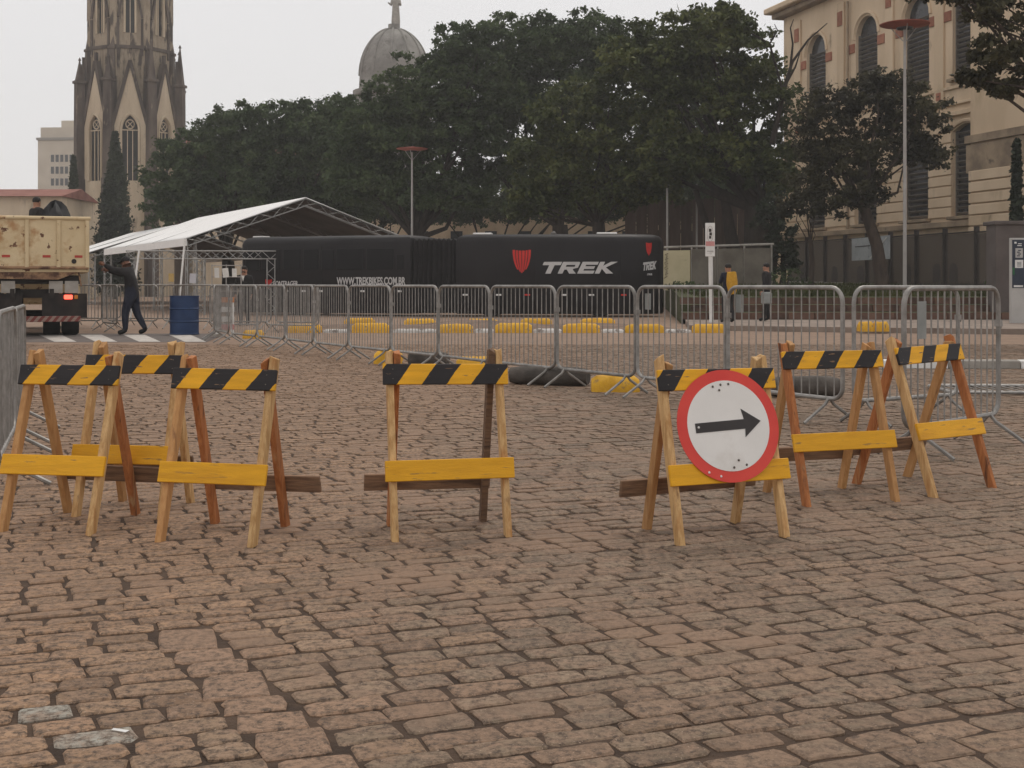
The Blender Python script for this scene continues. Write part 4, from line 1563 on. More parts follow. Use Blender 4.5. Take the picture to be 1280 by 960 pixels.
# string courses, sill ledge, cornice, attic
for z, h_, p_ in ((9.45, 0.22, 0.22), (9.95, 0.14, 0.14), (4.1, 0.28, 0.3), (10.75, 0.16, 0.12)):
    MB().box((10.05, -p_ / 2, Zl(z)), (20.1, p_, h_)).build('string_course', m_ledge if z < 5 else m_wall, bld, bevel=0.02)
MB().box((16.9, -0.15, Zl(17.75)), (34.8, 0.9, 0.3)).build('cornice', m_ledge, bld, bevel=0.05)
MB().box((16.9, -0.35, Zl(18.1)), (35.4, 1.3, 0.35)).build('cornice', m_wall, bld, bevel=0.06)
MB().box((17, 7.3, Zl(19.4)), (34, 14, 2.4)).build('attic', m_ledge, bld)
# windows: frame and louvres, each slat its own piece
slat_u = MB().box((0, 0, 0), (2 * HW - 0.12, 0.14, 0.035)).mesh('slat', m_louv)
for c_ in wc:
    for z0, z1 in ((4.5, 8.75), (11.2, 14.95)):
        w_ = MB()
        w_.box((c_, 0.33, Zl((z0 + z1) / 2 + (0.1 if z0 < 9 else 0.7))), (2 * HW - 0.02, 0.03, z1 - z0 + (0.5 if z0 < 9 else 1.8)))
        w_ = w_.build('window', m_glass, bld)
        fr_ = MB()
        for s_ in (-1, 1):
            fr_.box((c_ + s_ * (HW - 0.05), 0.25, Zl((z0 + z1) / 2)), (0.09, 0.16, z1 - z0))
        fr_.build('frame', m_louv, w_)
        n_ = 15
        for k in range(n_):
            o = link('slat', slat_u, w_)
            o.location = (c_, 0.22, Zl(z0 + 0.12 + (z1 - z0 - 0.1) * k / n_))
            o.rotation_euler = (R(-48), 0, 0)
        MB().box((c_, -0.08, Zl(z0 - 0.1)), (2 * HW + 0.3, 0.36, 0.16)).build('sill', m_ledge, w_, bevel=0.02)
        if z0 > 9:
            for s_ in (-1, 1):
                MB().box((c_ + s_ * (HW + 0.40), -0.02, Zl(14.3)), (0.66, 0.10, 0.50)).build('brick_block', m_brick, w_, bevel=0.015)
            # raised archivolt
            pts = [(c_ - (HW + 0.16) * math.cos(math.pi * k / 14), -0.02, Zl(14.75 + (HW + 0.16) * math.sin(math.pi * k / 14))) for k in range(15)]
            MB().tube(pts, 0.10, 5).build('archivolt', m_wall, w_)
        else:
            pts = [(c_ - HW - 0.1 + (2 * HW + 0.2) * k / 8, -0.06, Zl(8.72 + 0.34 * math.sin(math.pi * k / 8))) for k in range(9)]
            MB().tube(pts, 0.09, 5).build('archivolt', m_wall, w_)
for x in (1.9, 7.0, 12.0, 16.5):
    MB().box((x, -0.06, Zl(13.6)), (0.75, 0.12, 7.0)).build('pilaster', m_wall, bld, bevel=0.02)
    MB().box((x, -0.13, Zl(10.45)), (0.36, 0.05, 0.38)).build('brick_block', m_brick, bld)
    MB().box((x, -0.14, Zl(16.2)), (0.5, 0.06, 0.8)).build('brick_block', m_brick, bld)
MB().tube([(19.75, -0.16, Zl(1.3)), (19.75, -0.16, Zl(17))], 0.085, 8).build('downpipe', m_ledge, bld, smooth=True)
MB().tube([(7.9, -0.16, Zl(1.3)), (7.9, -0.16, Zl(17))], 0.07, 8).build('downpipe', m_ledge, bld, smooth=True)
for x in (2.5, 6.2, 9.0, 12.0, 13.6, 16.2, 17.6):
    pts = [(x - 0.32, Zl(1.3)), (x + 0.32, Zl(1.3)), (x + 0.32, Zl(1.9))] + [(x + 0.32 * math.cos(math.pi * k / 8), Zl(1.9 + 0.32 * math.sin(math.pi * k / 8))) for k in range(1, 8)] + [(x - 0.32, Zl(1.9))]
    MB().prism(pts, -0.03, 0.02).build('cellar_vent', m_glass, bld)
# lower annex showing through the trees
an = thing('cream_annex', 'low cream annex wall showing through gaps below the tree crowns', 'building', (4.0, 97, 0))
MB().box((0, 3, 3.4), (36, 6, 6.8)).build('wall', m_wall, an)
MB().box((0, 2.9, 6.95), (36.4, 6.6, 0.3)).build('cornice', m_ledge, an)
for i in range(13):
    MB().box((-16 + i * 2.6, -0.02, 4.1), (0.9, 0.1, 2.2)).build('window', m_glass, an)

# ================================================================== FENCE, WALLS AND PILLARS AT THE RIGHT
m_mesh = bpy.data.materials.new('fence_mesh')
m_mesh.use_nodes = True
nn_, ll_ = m_mesh.node_tree.nodes, m_mesh.node_tree.links
nn_['Principled BSDF'].inputs['Base Color'].default_value = (0.085, 0.068, 0.058, 1)
nn_['Principled BSDF'].inputs['Roughness'].default_value = 0.8
tr_ = nn_.new('ShaderNodeBsdfTransparent')
mx_ = nn_.new('ShaderNodeMixShader')
mx_.inputs[0].default_value = 0.68
ll_.new(tr_.outputs[0], mx_.inputs[1])
ll_.new(nn_['Principled BSDF'].outputs[0], mx_.inputs[2])
ll_.new(mx_.outputs[0], nn_['Material Output'].inputs['Surface'])
m_post = mat('dark_fence_post', (0.035, 0.028, 0.024), (0.055, 0.045, 0.04), 3, 0.8)
fa, fb = Vector((15.3, 70.5, 1.24)), Vector((18.35, 47.0, 0))
fl_ = (Vector((fb.x, fb.y, 0)) - Vector((fa.x, fa.y, 0))).length
fen = thing('mesh_fence', 'brown mesh fence with dark posts along the front of the cream building', 'fence', (fa.x, fa.y, 0), math.atan2(fb.y - fa.y, fb.x - fa.x))
nspan = 9
for i in range(nspan + 1):
    x = fl_ * i / nspan
    zg = 1.24 - 0.31 * (x / fl_)
    MB().box((x, 0, zg + 1.2), (0.16, 0.16, 2.55)).build('post', m_post, fen)
    if i < nspan:
        x2 = fl_ * (i + 1) / nspan
        MB().box(((x + x2) / 2, 0, zg + 1.15), (x2 - x - 0.18, 0.03, 2.1)).build('mesh_panel', m_mesh, fen)
        MB().box(((x + x2) / 2, 0, zg + 2.24), (x2 - x - 0.18, 0.06, 0.06)).build('rail', m_post, fen)
        MB().box(((x + x2) / 2, 0, zg - 0.02), (x2 - x - 0.18, 0.22, 0.28)).build('plinth', m_conc, fen)
m_ban = mat('pale_banner', (0.36, 0.38, 0.385), (0.46, 0.48, 0.485), 1.5, 0.7, spots=((0.24, 0.25, 0.26), 2.5, 0.58, 0.08))
p0, p1 = P(1071, 326, 58.5), P(1119, 322, 54.0)
bn = thing('banner', 'pale torn banner tied to the mesh fence behind the leaning tree', 'banner', (p0.x - 0.25, p0.y - 0.1, p0.z), math.atan2(p1.y - p0.y, p1.x - p0.x))
bl_ = (Vector((p1.x, p1.y)) - Vector((p0.x, p0.y))).length
MB().box((bl_ / 2, 0, 0.5), (bl_, 0.02, 1.0)).build('sheet', m_ban, bn)
MB().beam((bl_ * 0.5, -0.02, 0.05), (bl_ * 0.92, -0.02, 0.9), 0.06, 0.02).build('pale_stripe', m_white, bn)
MB().box((bl_ * 0.3, -0.016, 0.62), (bl_ * 0.4, 0.01, 0.04)).build('dark_line', m_post, bn)
# graffiti wall behind the bus
m_gwall = mat('yellowed_wall', (0.44, 0.385, 0.235), (0.53, 0.465, 0.30), 1.2, 0.9, spots=((0.33, 0.28, 0.18), 1.4, 0.6, 0.15))
gw = thing('street_wall', 'pale yellowish wall panel with dark scrawl beside the black bus', 'wall', (6.62, 56.5, 1.1), R(-30))
MB().box((0.66, 0.1, 0.70), (1.32, 0.2, 1.75)).build('rendered_panel', m_gwall, gw)
sc_ = MB()
for k in range(5):
    z = 0.35 + k * 0.22
    sc_.tube([(0.10 + 0.10 * random.random(), -0.008, z), (0.26, -0.008, z + 0.10), (0.15, -0.008, z + 0.16), (0.30, -0.008, z + 0.22)], 0.014, 4)
sc_.build('scrawl', m_post, gw)
cwl = thing('concrete_wall', 'dim grey concrete wall with a pipe rail between the yellowish panel and the thick trunk', 'wall', (7.80, 55.8, 1.1), R(-30))
for k in range(3):
    MB().box((0.6 + k * 1.2, 0.1, 0.72), (1.16, 0.16, 1.8)).build('wall_panel', mat('dim_concrete', (0.11, 0.095, 0.075), (0.17, 0.15, 0.12), 1.5, 0.9) if k == 0 else bpy.data.materials['dim_concrete'], cwl)
MB().tube([(-1.3, 0.1, 1.72), (3.7, 0.1, 1.78)], 0.05, 6).build('pipe_rail', m_conc, cwl)
for x in (0.0, 1.2, 2.4, 3.6):
    MB().tube([(x, 0.1, -0.1), (x, 0.1, 1.75)], 0.045, 6).build('pipe_post', m_conc, cwl)
bw = thing('brown_hoarding', 'tall dark brown hoarding of upright boards behind the yellowish wall panel', 'fence', (6.2, 67, 1.2), R(-8))
hb = MB().box((0, 0, 2.2), (0.56, 0.08, 4.4)).mesh('board', mat('brown_board', (0.060, 0.040, 0.032), (0.095, 0.066, 0.052), 2, 0.9, stretch=(3, 3, 0.4), vary=0.2))
for k in range(11):
    o = link('board', hb, bw)
    o.location = (k * 0.58, random.gauss(0, 0.02), random.gauss(0, 0.05))
# gate pillar and information totem at the right edge
m_pill = mat('dark_grey_pillar', (0.085, 0.070, 0.064), (0.12, 0.10, 0.092), 1.5, 0.85)
gp = thing('gate_pillar', 'wide dark grey gate pillar behind the information totem', 'pillar', (15.9, 39.3, 0.3), R(0))
MB().box((0, 0, 1.32), (2.4, 0.8, 2.8)).build('shaft', m_pill, gp, bevel=0.02)
MB().box((0, 0, 2.76), (2.55, 0.95, 0.12)).build('cap', m_pill, gp, bevel=0.02)
m_tot = mat('totem_white', (0.40, 0.385, 0.365), (0.46, 0.445, 0.42), 2, 0.6)
m_blue = mat('poster_dark_blue', (0.020, 0.028, 0.045), (0.035, 0.045, 0.065), 4, 0.6)
m_green = mat('poster_green', (0.02, 0.11, 0.04), (0.03, 0.14, 0.05), 4, 0.6)
tt = thing('information_totem', 'slim pale information totem with dark blue posters before the grey pillar', 'totem', (13.85, 35.1, 0.13))
MB().box((0, 0, 1.16), (0.38, 0.16, 2.34)).build('casing', m_tot, tt, bevel=0.012)
pn = MB().box((0, -0.083, 1.62), (0.33, 0.012, 1.32)).build('poster_panel', m_blue, tt)
for x, z, w_, h_, m_ in ((0.02, 1.92, 0.2, 0.26, m_tot), (0.02, 1.62, 0.22, 0.22, m_white), (-0.13, 1.42, 0.05, 0.2, m_green), (0.0, 1.01, 0.25, 0.05, m_white), (-0.08, 2.2, 0.06, 0.05, m_white), (0.04, 2.17, 0.1, 0.02, m_white), (0.03, 2.12, 0.12, 0.02, m_white)):
    MB().box((x, -0.091, z), (w_, 0.004, h_)).build('poster_print', m_, tt)
for k in range(4):
    MB().box((0.02, -0.0945, 1.56 + k * 0.035), (0.12, 0.003, 0.014)).build('poster_print', m_blue, tt)
    MB().box((0.0 + 0.03 * (k % 2), -0.0945, 1.84 + k * 0.05), (0.08, 0.003, 0.03)).build('poster_print', m_blue, tt)

# ================================================================== STREET LAMPS
m_lpole = mat('lamp_pole_grey', (0.30, 0.28, 0.265), (0.38, 0.36, 0.34), 2, 0.6)
m_lhat = mat('lamp_red_disc', (0.30, 0.085, 0.065), (0.40, 0.13, 0.10), 2, 0.6)


def lamp(u, vtop, d, zb, label, tilt=0.0):
    p_ = P(u, vtop, d)
    t = thing('street_lamp', label, 'street lamp', (p_.x, p_.y, zb), 0, 'disc topped street lamps')
    h = p_.z - zb
    MB().lathe([(0.16, 0), (0.16, 0.05), (0.065, 0.1), (0.058, h * 0.5), (0.045, h)], 10).build('pole', m_lpole, t, smooth=True)
    hd = MB().lathe([(0.12, h - 0.10), (0.30, h - 0.06), (0.80, h + 0.03), (0.81, h + 0.05), (0.35, h + 0.11), (0.05, h + 0.15)], 24).build('disc_hood', m_lhat, t, smooth=True)
    MB().lathe([(0.1, h - 0.14), (0.26, h - 0.12), (0.28, h - 0.04)], 16).build('lens', m_glass, hd)
    for k in range(3):
        a = 2 * math.pi * k / 3 + 0.4
        MB().tube([(0.06 * math.cos(a), 0.06 * math.sin(a), h - 0.5), (0.5 * math.cos(a), 0.5 * math.sin(a), h + 0.0)], 0.016, 5).build('strut', m_lpole, hd)
    return t


lamp(515, 187, 66, 0, 'street lamp with red disc standing behind the black bus')
lamp(325, 236, 90, 0, 'street lamp whose red disc rises just above the white tent roof')
lamp(1131, 32, 42, 0.79, 'tall street lamp with red disc in front of the cream building')
for (u, vt, d) in ((834, 235, 60), (871, 230, 62)):
    p_ = P(u, vt, d)
    o = MB().tube([(p_.x, p_.y, 1.0), (p_.x, p_.y, p_.z)], 0.05, 6).build('metal_pole', m_lpole, smooth=True)
    tag(o, 'thin metal pole standing before the brown hoarding', 'pole', 'thin poles by the hoarding')

# ================================================================== SMALL THINGS
sgn = thing('stop_sign_post', 'tall narrow white sign on a white post at the sidewalk edge', 'sign', (5.52, 35.6, 0.12))
MB().tube([(0.03, 0, 0), (0, 0, 2.0)], 0.062, 10).build('post', m_white, sgn, smooth=True)
MB().tube([(-0.02, 0, 1.9), (-0.02, 0, 2.7)], 0.03, 8).build('bracket', m_white, sgn)
MB().box((-0.02, -0.055, 2.31), (0.265, 0.03, 0.93)).build('plate', m_white, sgn, bevel=0.006)
m_pink = mat('faded_red_band', (0.52, 0.22, 0.21), (0.60, 0.30, 0.28), 4, 0.6)
MB().box((-0.02, -0.074, 2.20), (0.245, 0.006, 0.13)).build('red_band', m_pink, sgn)
bx = MB()
bx.box((-0.02, -0.074, 2.57), (0.07, 0.006, 0.085))
bx.box((-0.005, -0.074, 2.47), (0.07, 0.006, 0.085))
bx.box((-0.02, -0.074, 2.375), (0.06, 0.006, 0.075))
bx.build('pictogram', m_post, sgn)
MB().tube([(-0.02 + 0.085 * math.cos(2 * math.pi * k / 20), -0.073, 2.475 + 0.215 * math.sin(2 * math.pi * k / 20)) for k in range(20)], 0.005, 4, closed=True).build('oval_line', m_lpole, sgn)
MB().box((-0.02, -0.074, 1.99), (0.18, 0.006, 0.02)).build('small_print', m_lpole, sgn)
# blue barrel
m_barrel = mat('blue_drum_paint', (0.012, 0.030, 0.085), (0.022, 0.05, 0.125), 3, 0.5, 0.1, 10, spots=((0.012, 0.02, 0.04), 3, 0.6, 0.1))
br_ = thing('steel_drum', 'blue steel drum standing by the crosswalk near the tents', 'drum', (-7.78, 30.4, 0.002))
h = 0.92
MB().lathe([(0.335, 0), (0.345, 0.01), (0.345, 0.03), (0.335, 0.04), (0.335, 0.29), (0.35, 0.305), (0.35, 0.32), (0.335, 0.335), (0.335, 0.59), (0.35, 0.605), (0.35, 0.62), (0.335, 0.635), (0.335, h - 0.03), (0.345, h - 0.02), (0.345, h), (0.32, h), (0.31, h - 0.02)], 28).build('body', m_barrel, br_, smooth=True)
MB().lathe([(0.035, 0), (0.035, 0.02)], 10, c=(0.2, 0, h - 0.02)).build('bung', m_rim, br_)
# orange and white roadwork boards behind the barriers
m_oran = mat('faded_orange', (0.50, 0.17, 0.06), (0.58, 0.24, 0.09), 4, 0.7)
rb = thing('roadwork_stand', 'small orange and white roadwork stand behind the far end of the barrier line', 'stand', (-6.55, 29.2, 0))
for x in (-0.18, 0.18):
    MB().box((x, 0, 0.45), (0.05, 0.05, 0.9)).build('post', m_white, rb)
for z, m_ in ((0.84, m_oran), (0.62, m_white), (0.40, m_white), (0.22, m_pink)):
    MB().box((0, -0.035, z), (0.46, 0.02, 0.12)).build('board', m_, rb)
for s_ in (-1, 1):
    MB().box((s_ * 0.18, 0, 0.03), (0.07, 0.5, 0.06)).build('foot', m_conc, rb)
# notices hung on the barriers by the tent
m_paper = mat('paper_white', (0.55, 0.55, 0.60), (0.62, 0.62, 0.66), 3, 0.8)
m_paper2 = mat('paper_yellow', (0.55, 0.38, 0.14), (0.62, 0.45, 0.2), 3, 0.8)
for (u, v, d, w_, h_, m_, lb) in ((241, 348, 34.2, 0.17, 0.26, m_paper, 'bluish white notice hung on a far barrier by the blue drum'), (214, 347, 34.4, 0.14, 0.22, m_paper2, 'yellow notice hung on a far barrier by the blue drum'),
                               (271, 341, 36, 0.13, 0.28, m_white, None), (282, 341, 36, 0.17, 0.26, m_white, None), (293, 341, 36, 0.13, 0.24, m_white, None)):
    p_ = P(u, v, d)
    o = MB().box((0, 0, 0), (w_, 0.01, h_)).build('paper_notice', m_)
    o.location = p_
    o.rotation_euler = (R(4), random.gauss(0, 0.06), 0)
    tag(o, lb or 'white paper notice pinned to the wire rack near the bearded man', 'notice', 'paper notices by the tent')
wr = thing('wire_rack', 'pale wire rack holding white notices left of the black bus', 'rack', (-8.05, 36.05, 0))
for x in (-0.4, 0.0, 0.42):
    MB().tube([(x, 0, 0), (x, 0, 1.75)], 0.014, 6).build('upright', m_lpole, wr)
for z in (1.0, 1.4, 1.72):
    MB().tube([(-0.42, 0, z), (0.44, 0, z)], 0.012, 6).build('wire', m_lpole, wr)

# ================================================================== PEOPLE
m_skin = mat('skin', (0.30, 0.155, 0.10), (0.36, 0.19, 0.125), 6, 0.6)
m_skin2 = mat('skin_brown', (0.17, 0.08, 0.05), (0.21, 0.10, 0.065), 6, 0.6)
m_hair = mat('dark_hair', (0.012, 0.010, 0.009), (0.02, 0.016, 0.013), 10, 0.7)
m_navy = mat('navy_cloth', (0.014, 0.016, 0.028), (0.024, 0.027, 0.042), 8, 0.9, 0.3, 12)
m_dark = mat('dark_jacket', (0.014, 0.013, 0.014), (0.028, 0.026, 0.026), 8, 0.9, 0.3, 12)
m_shoe = mat('black_shoe', (0.008, 0.008, 0.008), (0.014, 0.013, 0.012), 8, 0.6)
m_yjack = mat('yellow_jacket', (0.46, 0.24, 0.02), (0.56, 0.31, 0.035), 8, 0.85, 0.3, 12)
m_grey = mat('grey_shirt', (0.10, 0.10, 0.10), (0.15, 0.15, 0.145), 8, 0.9)
m_eye = mat('eye_dark', (0.01, 0.008, 0.007), (0.015, 0.012, 0.01), 10, 0.3)

BASE = dict(pel=(0, 0, .95), spi=(0, 0, 1.14), che=(0, 0, 1.36), nec=(0, 0, 1.50), hd0=(0, .012, 1.585), hd1=(0, .02, 1.685),
            shl=(-.185, 0, 1.415), ell=(-.235, -.02, 1.14), wrl=(-.235, .06, .90), shr=(.185, 0, 1.415), elr=(.235, -.02, 1.14), wrr=(.235, .06, .90),
            hil=(-.095, 0, .90), knl=(-.10, .02, .50), anl=(-.10, -.02, .085), tol=(-.11, .15, .035), hir=(.095, 0, .90), knr=(.10, .02, .50), anr=(.10, -.02, .085), tor=(.11, .15, .035))
RAD = dict(pel=.145, spi=.128, che=.150, nec=.058, hd0=.088, hd1=.088, shl=.070, ell=.050, wrl=.034, shr=.070, elr=.050, wrr=.034,
           hil=.095, knl=.062, anl=.042, tol=.038, hir=.095, knr=.062, anr=.042, tor=.038)
EDG = [('pel', 'spi'), ('spi', 'che'), ('che', 'nec'), ('nec', 'hd0'), ('hd0', 'hd1'), ('che', 'shl'), ('shl', 'ell'), ('ell', 'wrl'), ('che', 'shr'), ('shr', 'elr'), ('elr', 'wrr'),
       ('pel', 'hil'), ('hil', 'knl'), ('knl', 'anl'), ('anl', 'tol'), ('pel', 'hir'), ('hir', 'knr'), ('knr', 'anr'), ('anr', 'tor')]


def hand(mb, wrist, elbow, curl, inward, mi):
    w, e_ = Vector(wrist), Vector(elbow)
    d = (w - e_).normalized()
    n = Vector(inward)
    n = (n - d * n.dot(d)).normalized()           # palm normal
    s_ = d.cross(n)
    # palm
    c = w + d * 0.045
    vs = []
    for k, ww in ((-0.01, 0.026), (0.09, 0.042)):
        for a, b_ in ((-1, -1), (1, -1), (1, 1), (-1, 1)):
            vs.append(w + d * k + s_ * a * ww + n * b_ * 0.014)
    mb.add(vs, [(0, 3, 2, 1), (4, 5, 6, 7), (0, 1, 5, 4), (1, 2, 6, 5), (2, 3, 7, 6), (3, 0, 4, 7)], mi)
    for i, ln in enumerate((0.070, 0.080, 0.075, 0.058)):
        b0 = w + d * 0.085 + s_ * (-0.032 + 0.021 * i)
        d1 = (d + n * curl * 0.5).normalized()
        d2 = (d + n * curl * 1.4).normalized()
        p1 = b0 + d1 * ln * 0.45
        p2 = p1 + d2 * ln * 0.55
        mb.tube([b0, p1, p2], [0.0095, 0.009, 0.007], 6, mi=mi)
    b0 = w + d * 0.025 - s_ * 0.028
    p1 = b0 - s_ * 0.028 + d * 0.025 + n * 0.01
    p2 = p1 + d * 0.035 + n * 0.012 * (1 + curl)
    mb.tube([b0, p1, p2], [0.012, 0.010, 0.008], 6, mi=mi)


def person(label, loc, yaw, pose, mats, hair='hair', scale=1.0, group=None, legs=True, jacket_z=None, bulk=1.0):
    # mats: skin, top, trousers, shoes
    J_ = dict(BASE)
    J_.update({k: v for k, v in pose.items() if k != 'look'})
    keys = list(J_)
    t = thing('person', label, 'person', loc, yaw, group)
    me = bpy.data.meshes.new('skeleton')
    me.from_pydata([J_[k] for k in keys], [(keys.index(a), keys.index(b_)) for a, b_ in EDG], [])
    o = bpy.data.objects.new('tmp', me)
    C.objects.link(o)
    o.modifiers.new('skin', 'SKIN')
    for i, k in enumerate(keys):
        sv = me.skin_vertices[0].data[i]
        r_ = RAD[k] * (1.28 * bulk if k not in ('hd0', 'hd1', 'nec') else 1.12)
        sv.radius = (r_, r_ * (0.72 if k in ('pel', 'spi', 'che') else 1.0)) if k in ('pel', 'spi', 'che') else (r_, r_)
        sv.use_root = (k == 'pel')
    ss = o.modifiers.new('sub', 'SUBSURF')
    ss.levels = ss.render_levels = 2
    bpy.context.view_layer.update()
    ev = bpy.data.meshes.new_from_object(o.evaluated_get(bpy.context.evaluated_depsgraph_get()))
    bpy.data.objects.remove(o)
    ev.name = 'body'
    ev.materials.clear()
    mb = MB()
    mb.v = [tuple(v.co) for v in ev.vertices]
    segs = [(Vector(J_[a]), Vector(J_[b_]), a, b_) for a, b_ in EDG]
    for p_ in ev.polygons:
        c = Vector((0, 0, 0))
        for i in p_.vertices:
            c += Vector(mb.v[i])
        c /= len(p_.vertices)
        best, bk, bt = 9, None, 0
        for a, b_, ka, kb in segs:
            d = b_ - a
            t_ = max(0, min(1, (c - a).dot(d) / d.length_squared))
            q = (c - a - d * t_).length - 0.5 * (RAD[ka] * (1 - t_) + RAD[kb] * t_)
            if q < best:
                best, bk, bt = q, kb, t_
        if bk in ('hd0', 'hd1'):
            mi = 0
        elif bk == 'nec':
            mi = 0 if bt > 0.85 else 1
        elif bk in ('wrl', 'wrr'):
            mi = 0 if bt > 0.93 else 1
        elif bk in ('hil', 'hir', 'knl', 'knr') or (bk in ('anl', 'anr') and bt < 0.92):
            mi = 2
        elif bk in ('tol', 'tor', 'anl', 'anr'):
            mi = 3
        elif bk == 'spi' and bt < 0.25:
            mi = 2 if jacket_z is None else 1
        else:
            mi = 1
        mb.f.append(list(p_.vertices))
        mb.m.append(mi)
    # head details ride on the head bone: nose, ears, eyes, brow, mouth
    h0, h1 = Vector(J_['hd0']), Vector(J_['hd1'])
    upv = (h1 - h0).normalized()
    yawh = pose.get('look', 0.0)
    fw = Vector((math.sin(yawh), math.cos(yawh), 0))
    fw = (fw - upv * fw.dot(upv)).normalized()
    rt = fw.cross(upv)
    hc = h0.lerp(h1, 0.5)
    Mh = Matrix(((rt.x, fw.x, upv.x, hc.x), (rt.y, fw.y, upv.y, hc.y), (rt.z, fw.z, upv.z, hc.z), (0, 0, 0, 1)))
    mb.ell((0, 0.092, -0.018), (0.013, 0.022, 0.022), 8, 5, 0, Mh)
    mb.ell((0, 0.075, -0.085), (0.045, 0.035, 0.028), 8, 5, 0, Mh)
    mb.ell((0, 0.093, -0.060), (0.024, 0.010, 0.007), 8, 4, 4, Mh)
    for s_ in (-1, 1):
        mb.ell((s_ * 0.086, -0.005, -0.01), (0.012, 0.022, 0.032), 8, 5, 0, Mh)
        mb.ell((s_ * 0.032, 0.083, 0.012), (0.014, 0.010, 0.008), 8, 4, 4, Mh)
    for sd_ in ('l', 'r'):
        hand(mb, J_['wr' + sd_], J_['el' + sd_], 0.8, (1 if sd_ == 'l' else -1, 0.2, -0.2), 0)
    body = mb.mesh('body', [mats[0], mats[1], mats[2], mats[3], m_eye], False)
    body.polygons.foreach_set('use_smooth', [True] * len(body.polygons))
    link('body', body, t)
    hm = MB()
    if hair == 'hair':
        hm.ell((0, -0.014, 0.028), (0.098, 0.104, 0.100), 14, 7, M=Mh, z0=-0.45)
        # keep the face clear: slide the front of the cap up
        inv = Mh.inverted()
        for i, v in enumerate(hm.v):
            q = inv @ Vector(v)
            if q.y > 0.03 and q.z < 0.055:
                q.z = 0.055 + (q.z - 0.055) * 0.1
                q.y *= 0.9
            hm.v[i] = tuple(Mh @ q)
        hm.build('hair', m_hair, t, smooth=True)
    else:
        hm.ell((0, -0.008, 0.03), (0.102, 0.110, 0.098), 14, 6, M=Mh, z0=-0.15)
        hm.add([Mh @ Vector(p_) for p_ in ((-0.08, 0.07, 0.03), (0.08, 0.07, 0.03), (0.055, 0.175, 0.012), (-0.055, 0.175, 0.012), (-0.08, 0.07, 0.018), (0.08, 0.07, 0.018), (0.055, 0.175, 0.002), (-0.055, 0.175, 0.002))],
               [(0, 3, 2, 1)[::-1], (4, 7, 6, 5), (2, 3, 7, 6), (0, 1, 5, 4), (1, 2, 6, 5), (3, 0, 4, 7)])
        hm.build('cap', mats[1], t, smooth=True)
    t.scale = (scale, scale, scale)
    return t


# worker stepping towards the truck, both arms lifted to its side; he faces left (-x), so yaw = +90 degrees
person('man in dark jacket and navy trousers stepping towards the truck with both arms raised', (-9.0, 30.3, 0.006), R(97),
       dict(pel=(0, -0.02, .94), spi=(0, 0.02, 1.13), che=(0, 0.07, 1.34), nec=(0, 0.10, 1.49), hd0=(0, .125, 1.57), hd1=(0, .15, 1.665),
            shl=(-.185, .08, 1.40), ell=(-.22, .34, 1.43), wrl=(-.16, .57, 1.55), shr=(.185, .07, 1.40), elr=(.23, .32, 1.36), wrr=(.17, .55, 1.43),
            hil=(-.095, 0, .90), knl=(-.10, .13, .50), anl=(-.10, .12, .085), tol=(-.11, .29, .035), hir=(.095, -.02, .90), knr=(.10, -.08, .50), anr=(.10, -.29, .10), tor=(.11, -.13, .035)),
       (m_skin2, m_dark, m_navy, m_shoe), hair='cap', scale=1.06, jacket_z=1, bulk=1.15)
# person in the truck bed
person('man with brown hair standing in the dump truck bed beside the black bundle', rm @ Vector((0.08, 1.5, 1.572)), R(-40), dict(look=-0.3), (m_skin, m_dark, m_navy, m_shoe), scale=0.97)
# person with the yellow jacket by the sign post
pj = person('person in dark clothes carrying a yellow jacket on the back, on the sidewalk', (5.98, 35.4, 0.135), R(25),
            dict(ell=(-.20, .12, 1.18), wrl=(-.08, .26, 1.30), elr=(.20, .12, 1.18), wrr=(.10, .26, 1.32), anl=(-.10, .06, .085), tol=(-.11, .23, .035), knl=(-.1, .08, .5), anr=(.10, -.14, .10), tor=(.11, .03, .035)),
            (m_skin, m_navy, m_dark, m_shoe), scale=0.93)
jk = MB()
nn = 14
vs, fs = [], []
for i in range(11):
    f_ = i / 10
    z = 1.50 - 0.66 * f_
    for k in range(nn):
        t = 2 * math.pi * k / nn
        rx = (0.15 + 0.03 * math.sin(f_ * 3)) * (1 - 0.35 * f_ ** 3)
        ry = 0.11 + 0.05 * math.sin(math.pi * f_)
        vs.append((0.03 + rx * math.cos(t) * (1 + 0.06 * math.sin(4 * t + f_ * 5)), -0.14 + ry * math.sin(t), z + 0.02 * math.sin(3 * t)))
for i in range(10):
    for k in range(nn):
        k2 = (k + 1) % nn
        fs.append((i * nn + k, (i + 1) * nn + k, (i + 1) * nn + k2, i * nn + k2))
fs.append(tuple(range(nn)))
fs.append(tuple(10 * nn + k for k in range(nn))[::-1])
jk.add(vs, fs).build('yellow_jacket', m_yjack, pj, smooth=True)
# standing person with pale bag by the thick trunk
pd = person('person in dark clothes with a pale bag standing below the thick tree trunk', (7.28, 36.6, 0.135), R(60),
            dict(wrr=(.26, .10, .88), anl=(-.09, .05, .085), tol=(-.1, .21, .035)), (m_skin, m_dark, m_dark, m_shoe), scale=0.95)
bag = MB().box((7.22, 36.32, 0.80), (0.30, 0.12, 0.34)).build('shoulder_bag', m_plate, bevel=0.03)
tag(bag, 'pale grey bag held by the person in dark clothes below the thick trunk', 'bag')
# bearded man by the bus
pm_ = person('bearded man in a dark jacket with white shirt front beside the black bus', (-7.72, 36.9, 0), R(175), dict(), (m_skin, m_dark, m_dark, m_shoe), scale=0.98)
MB().ell((0, 0.068, 1.575), (0.062, 0.04, 0.045), 10, 6).build('beard', m_hair, pm_, smooth=True)
MB().prism([(-0.045, 1.47), (0, 1.30), (0.045, 1.47)], 0.112, 0.124).build('shirt_front', m_white, pm_)

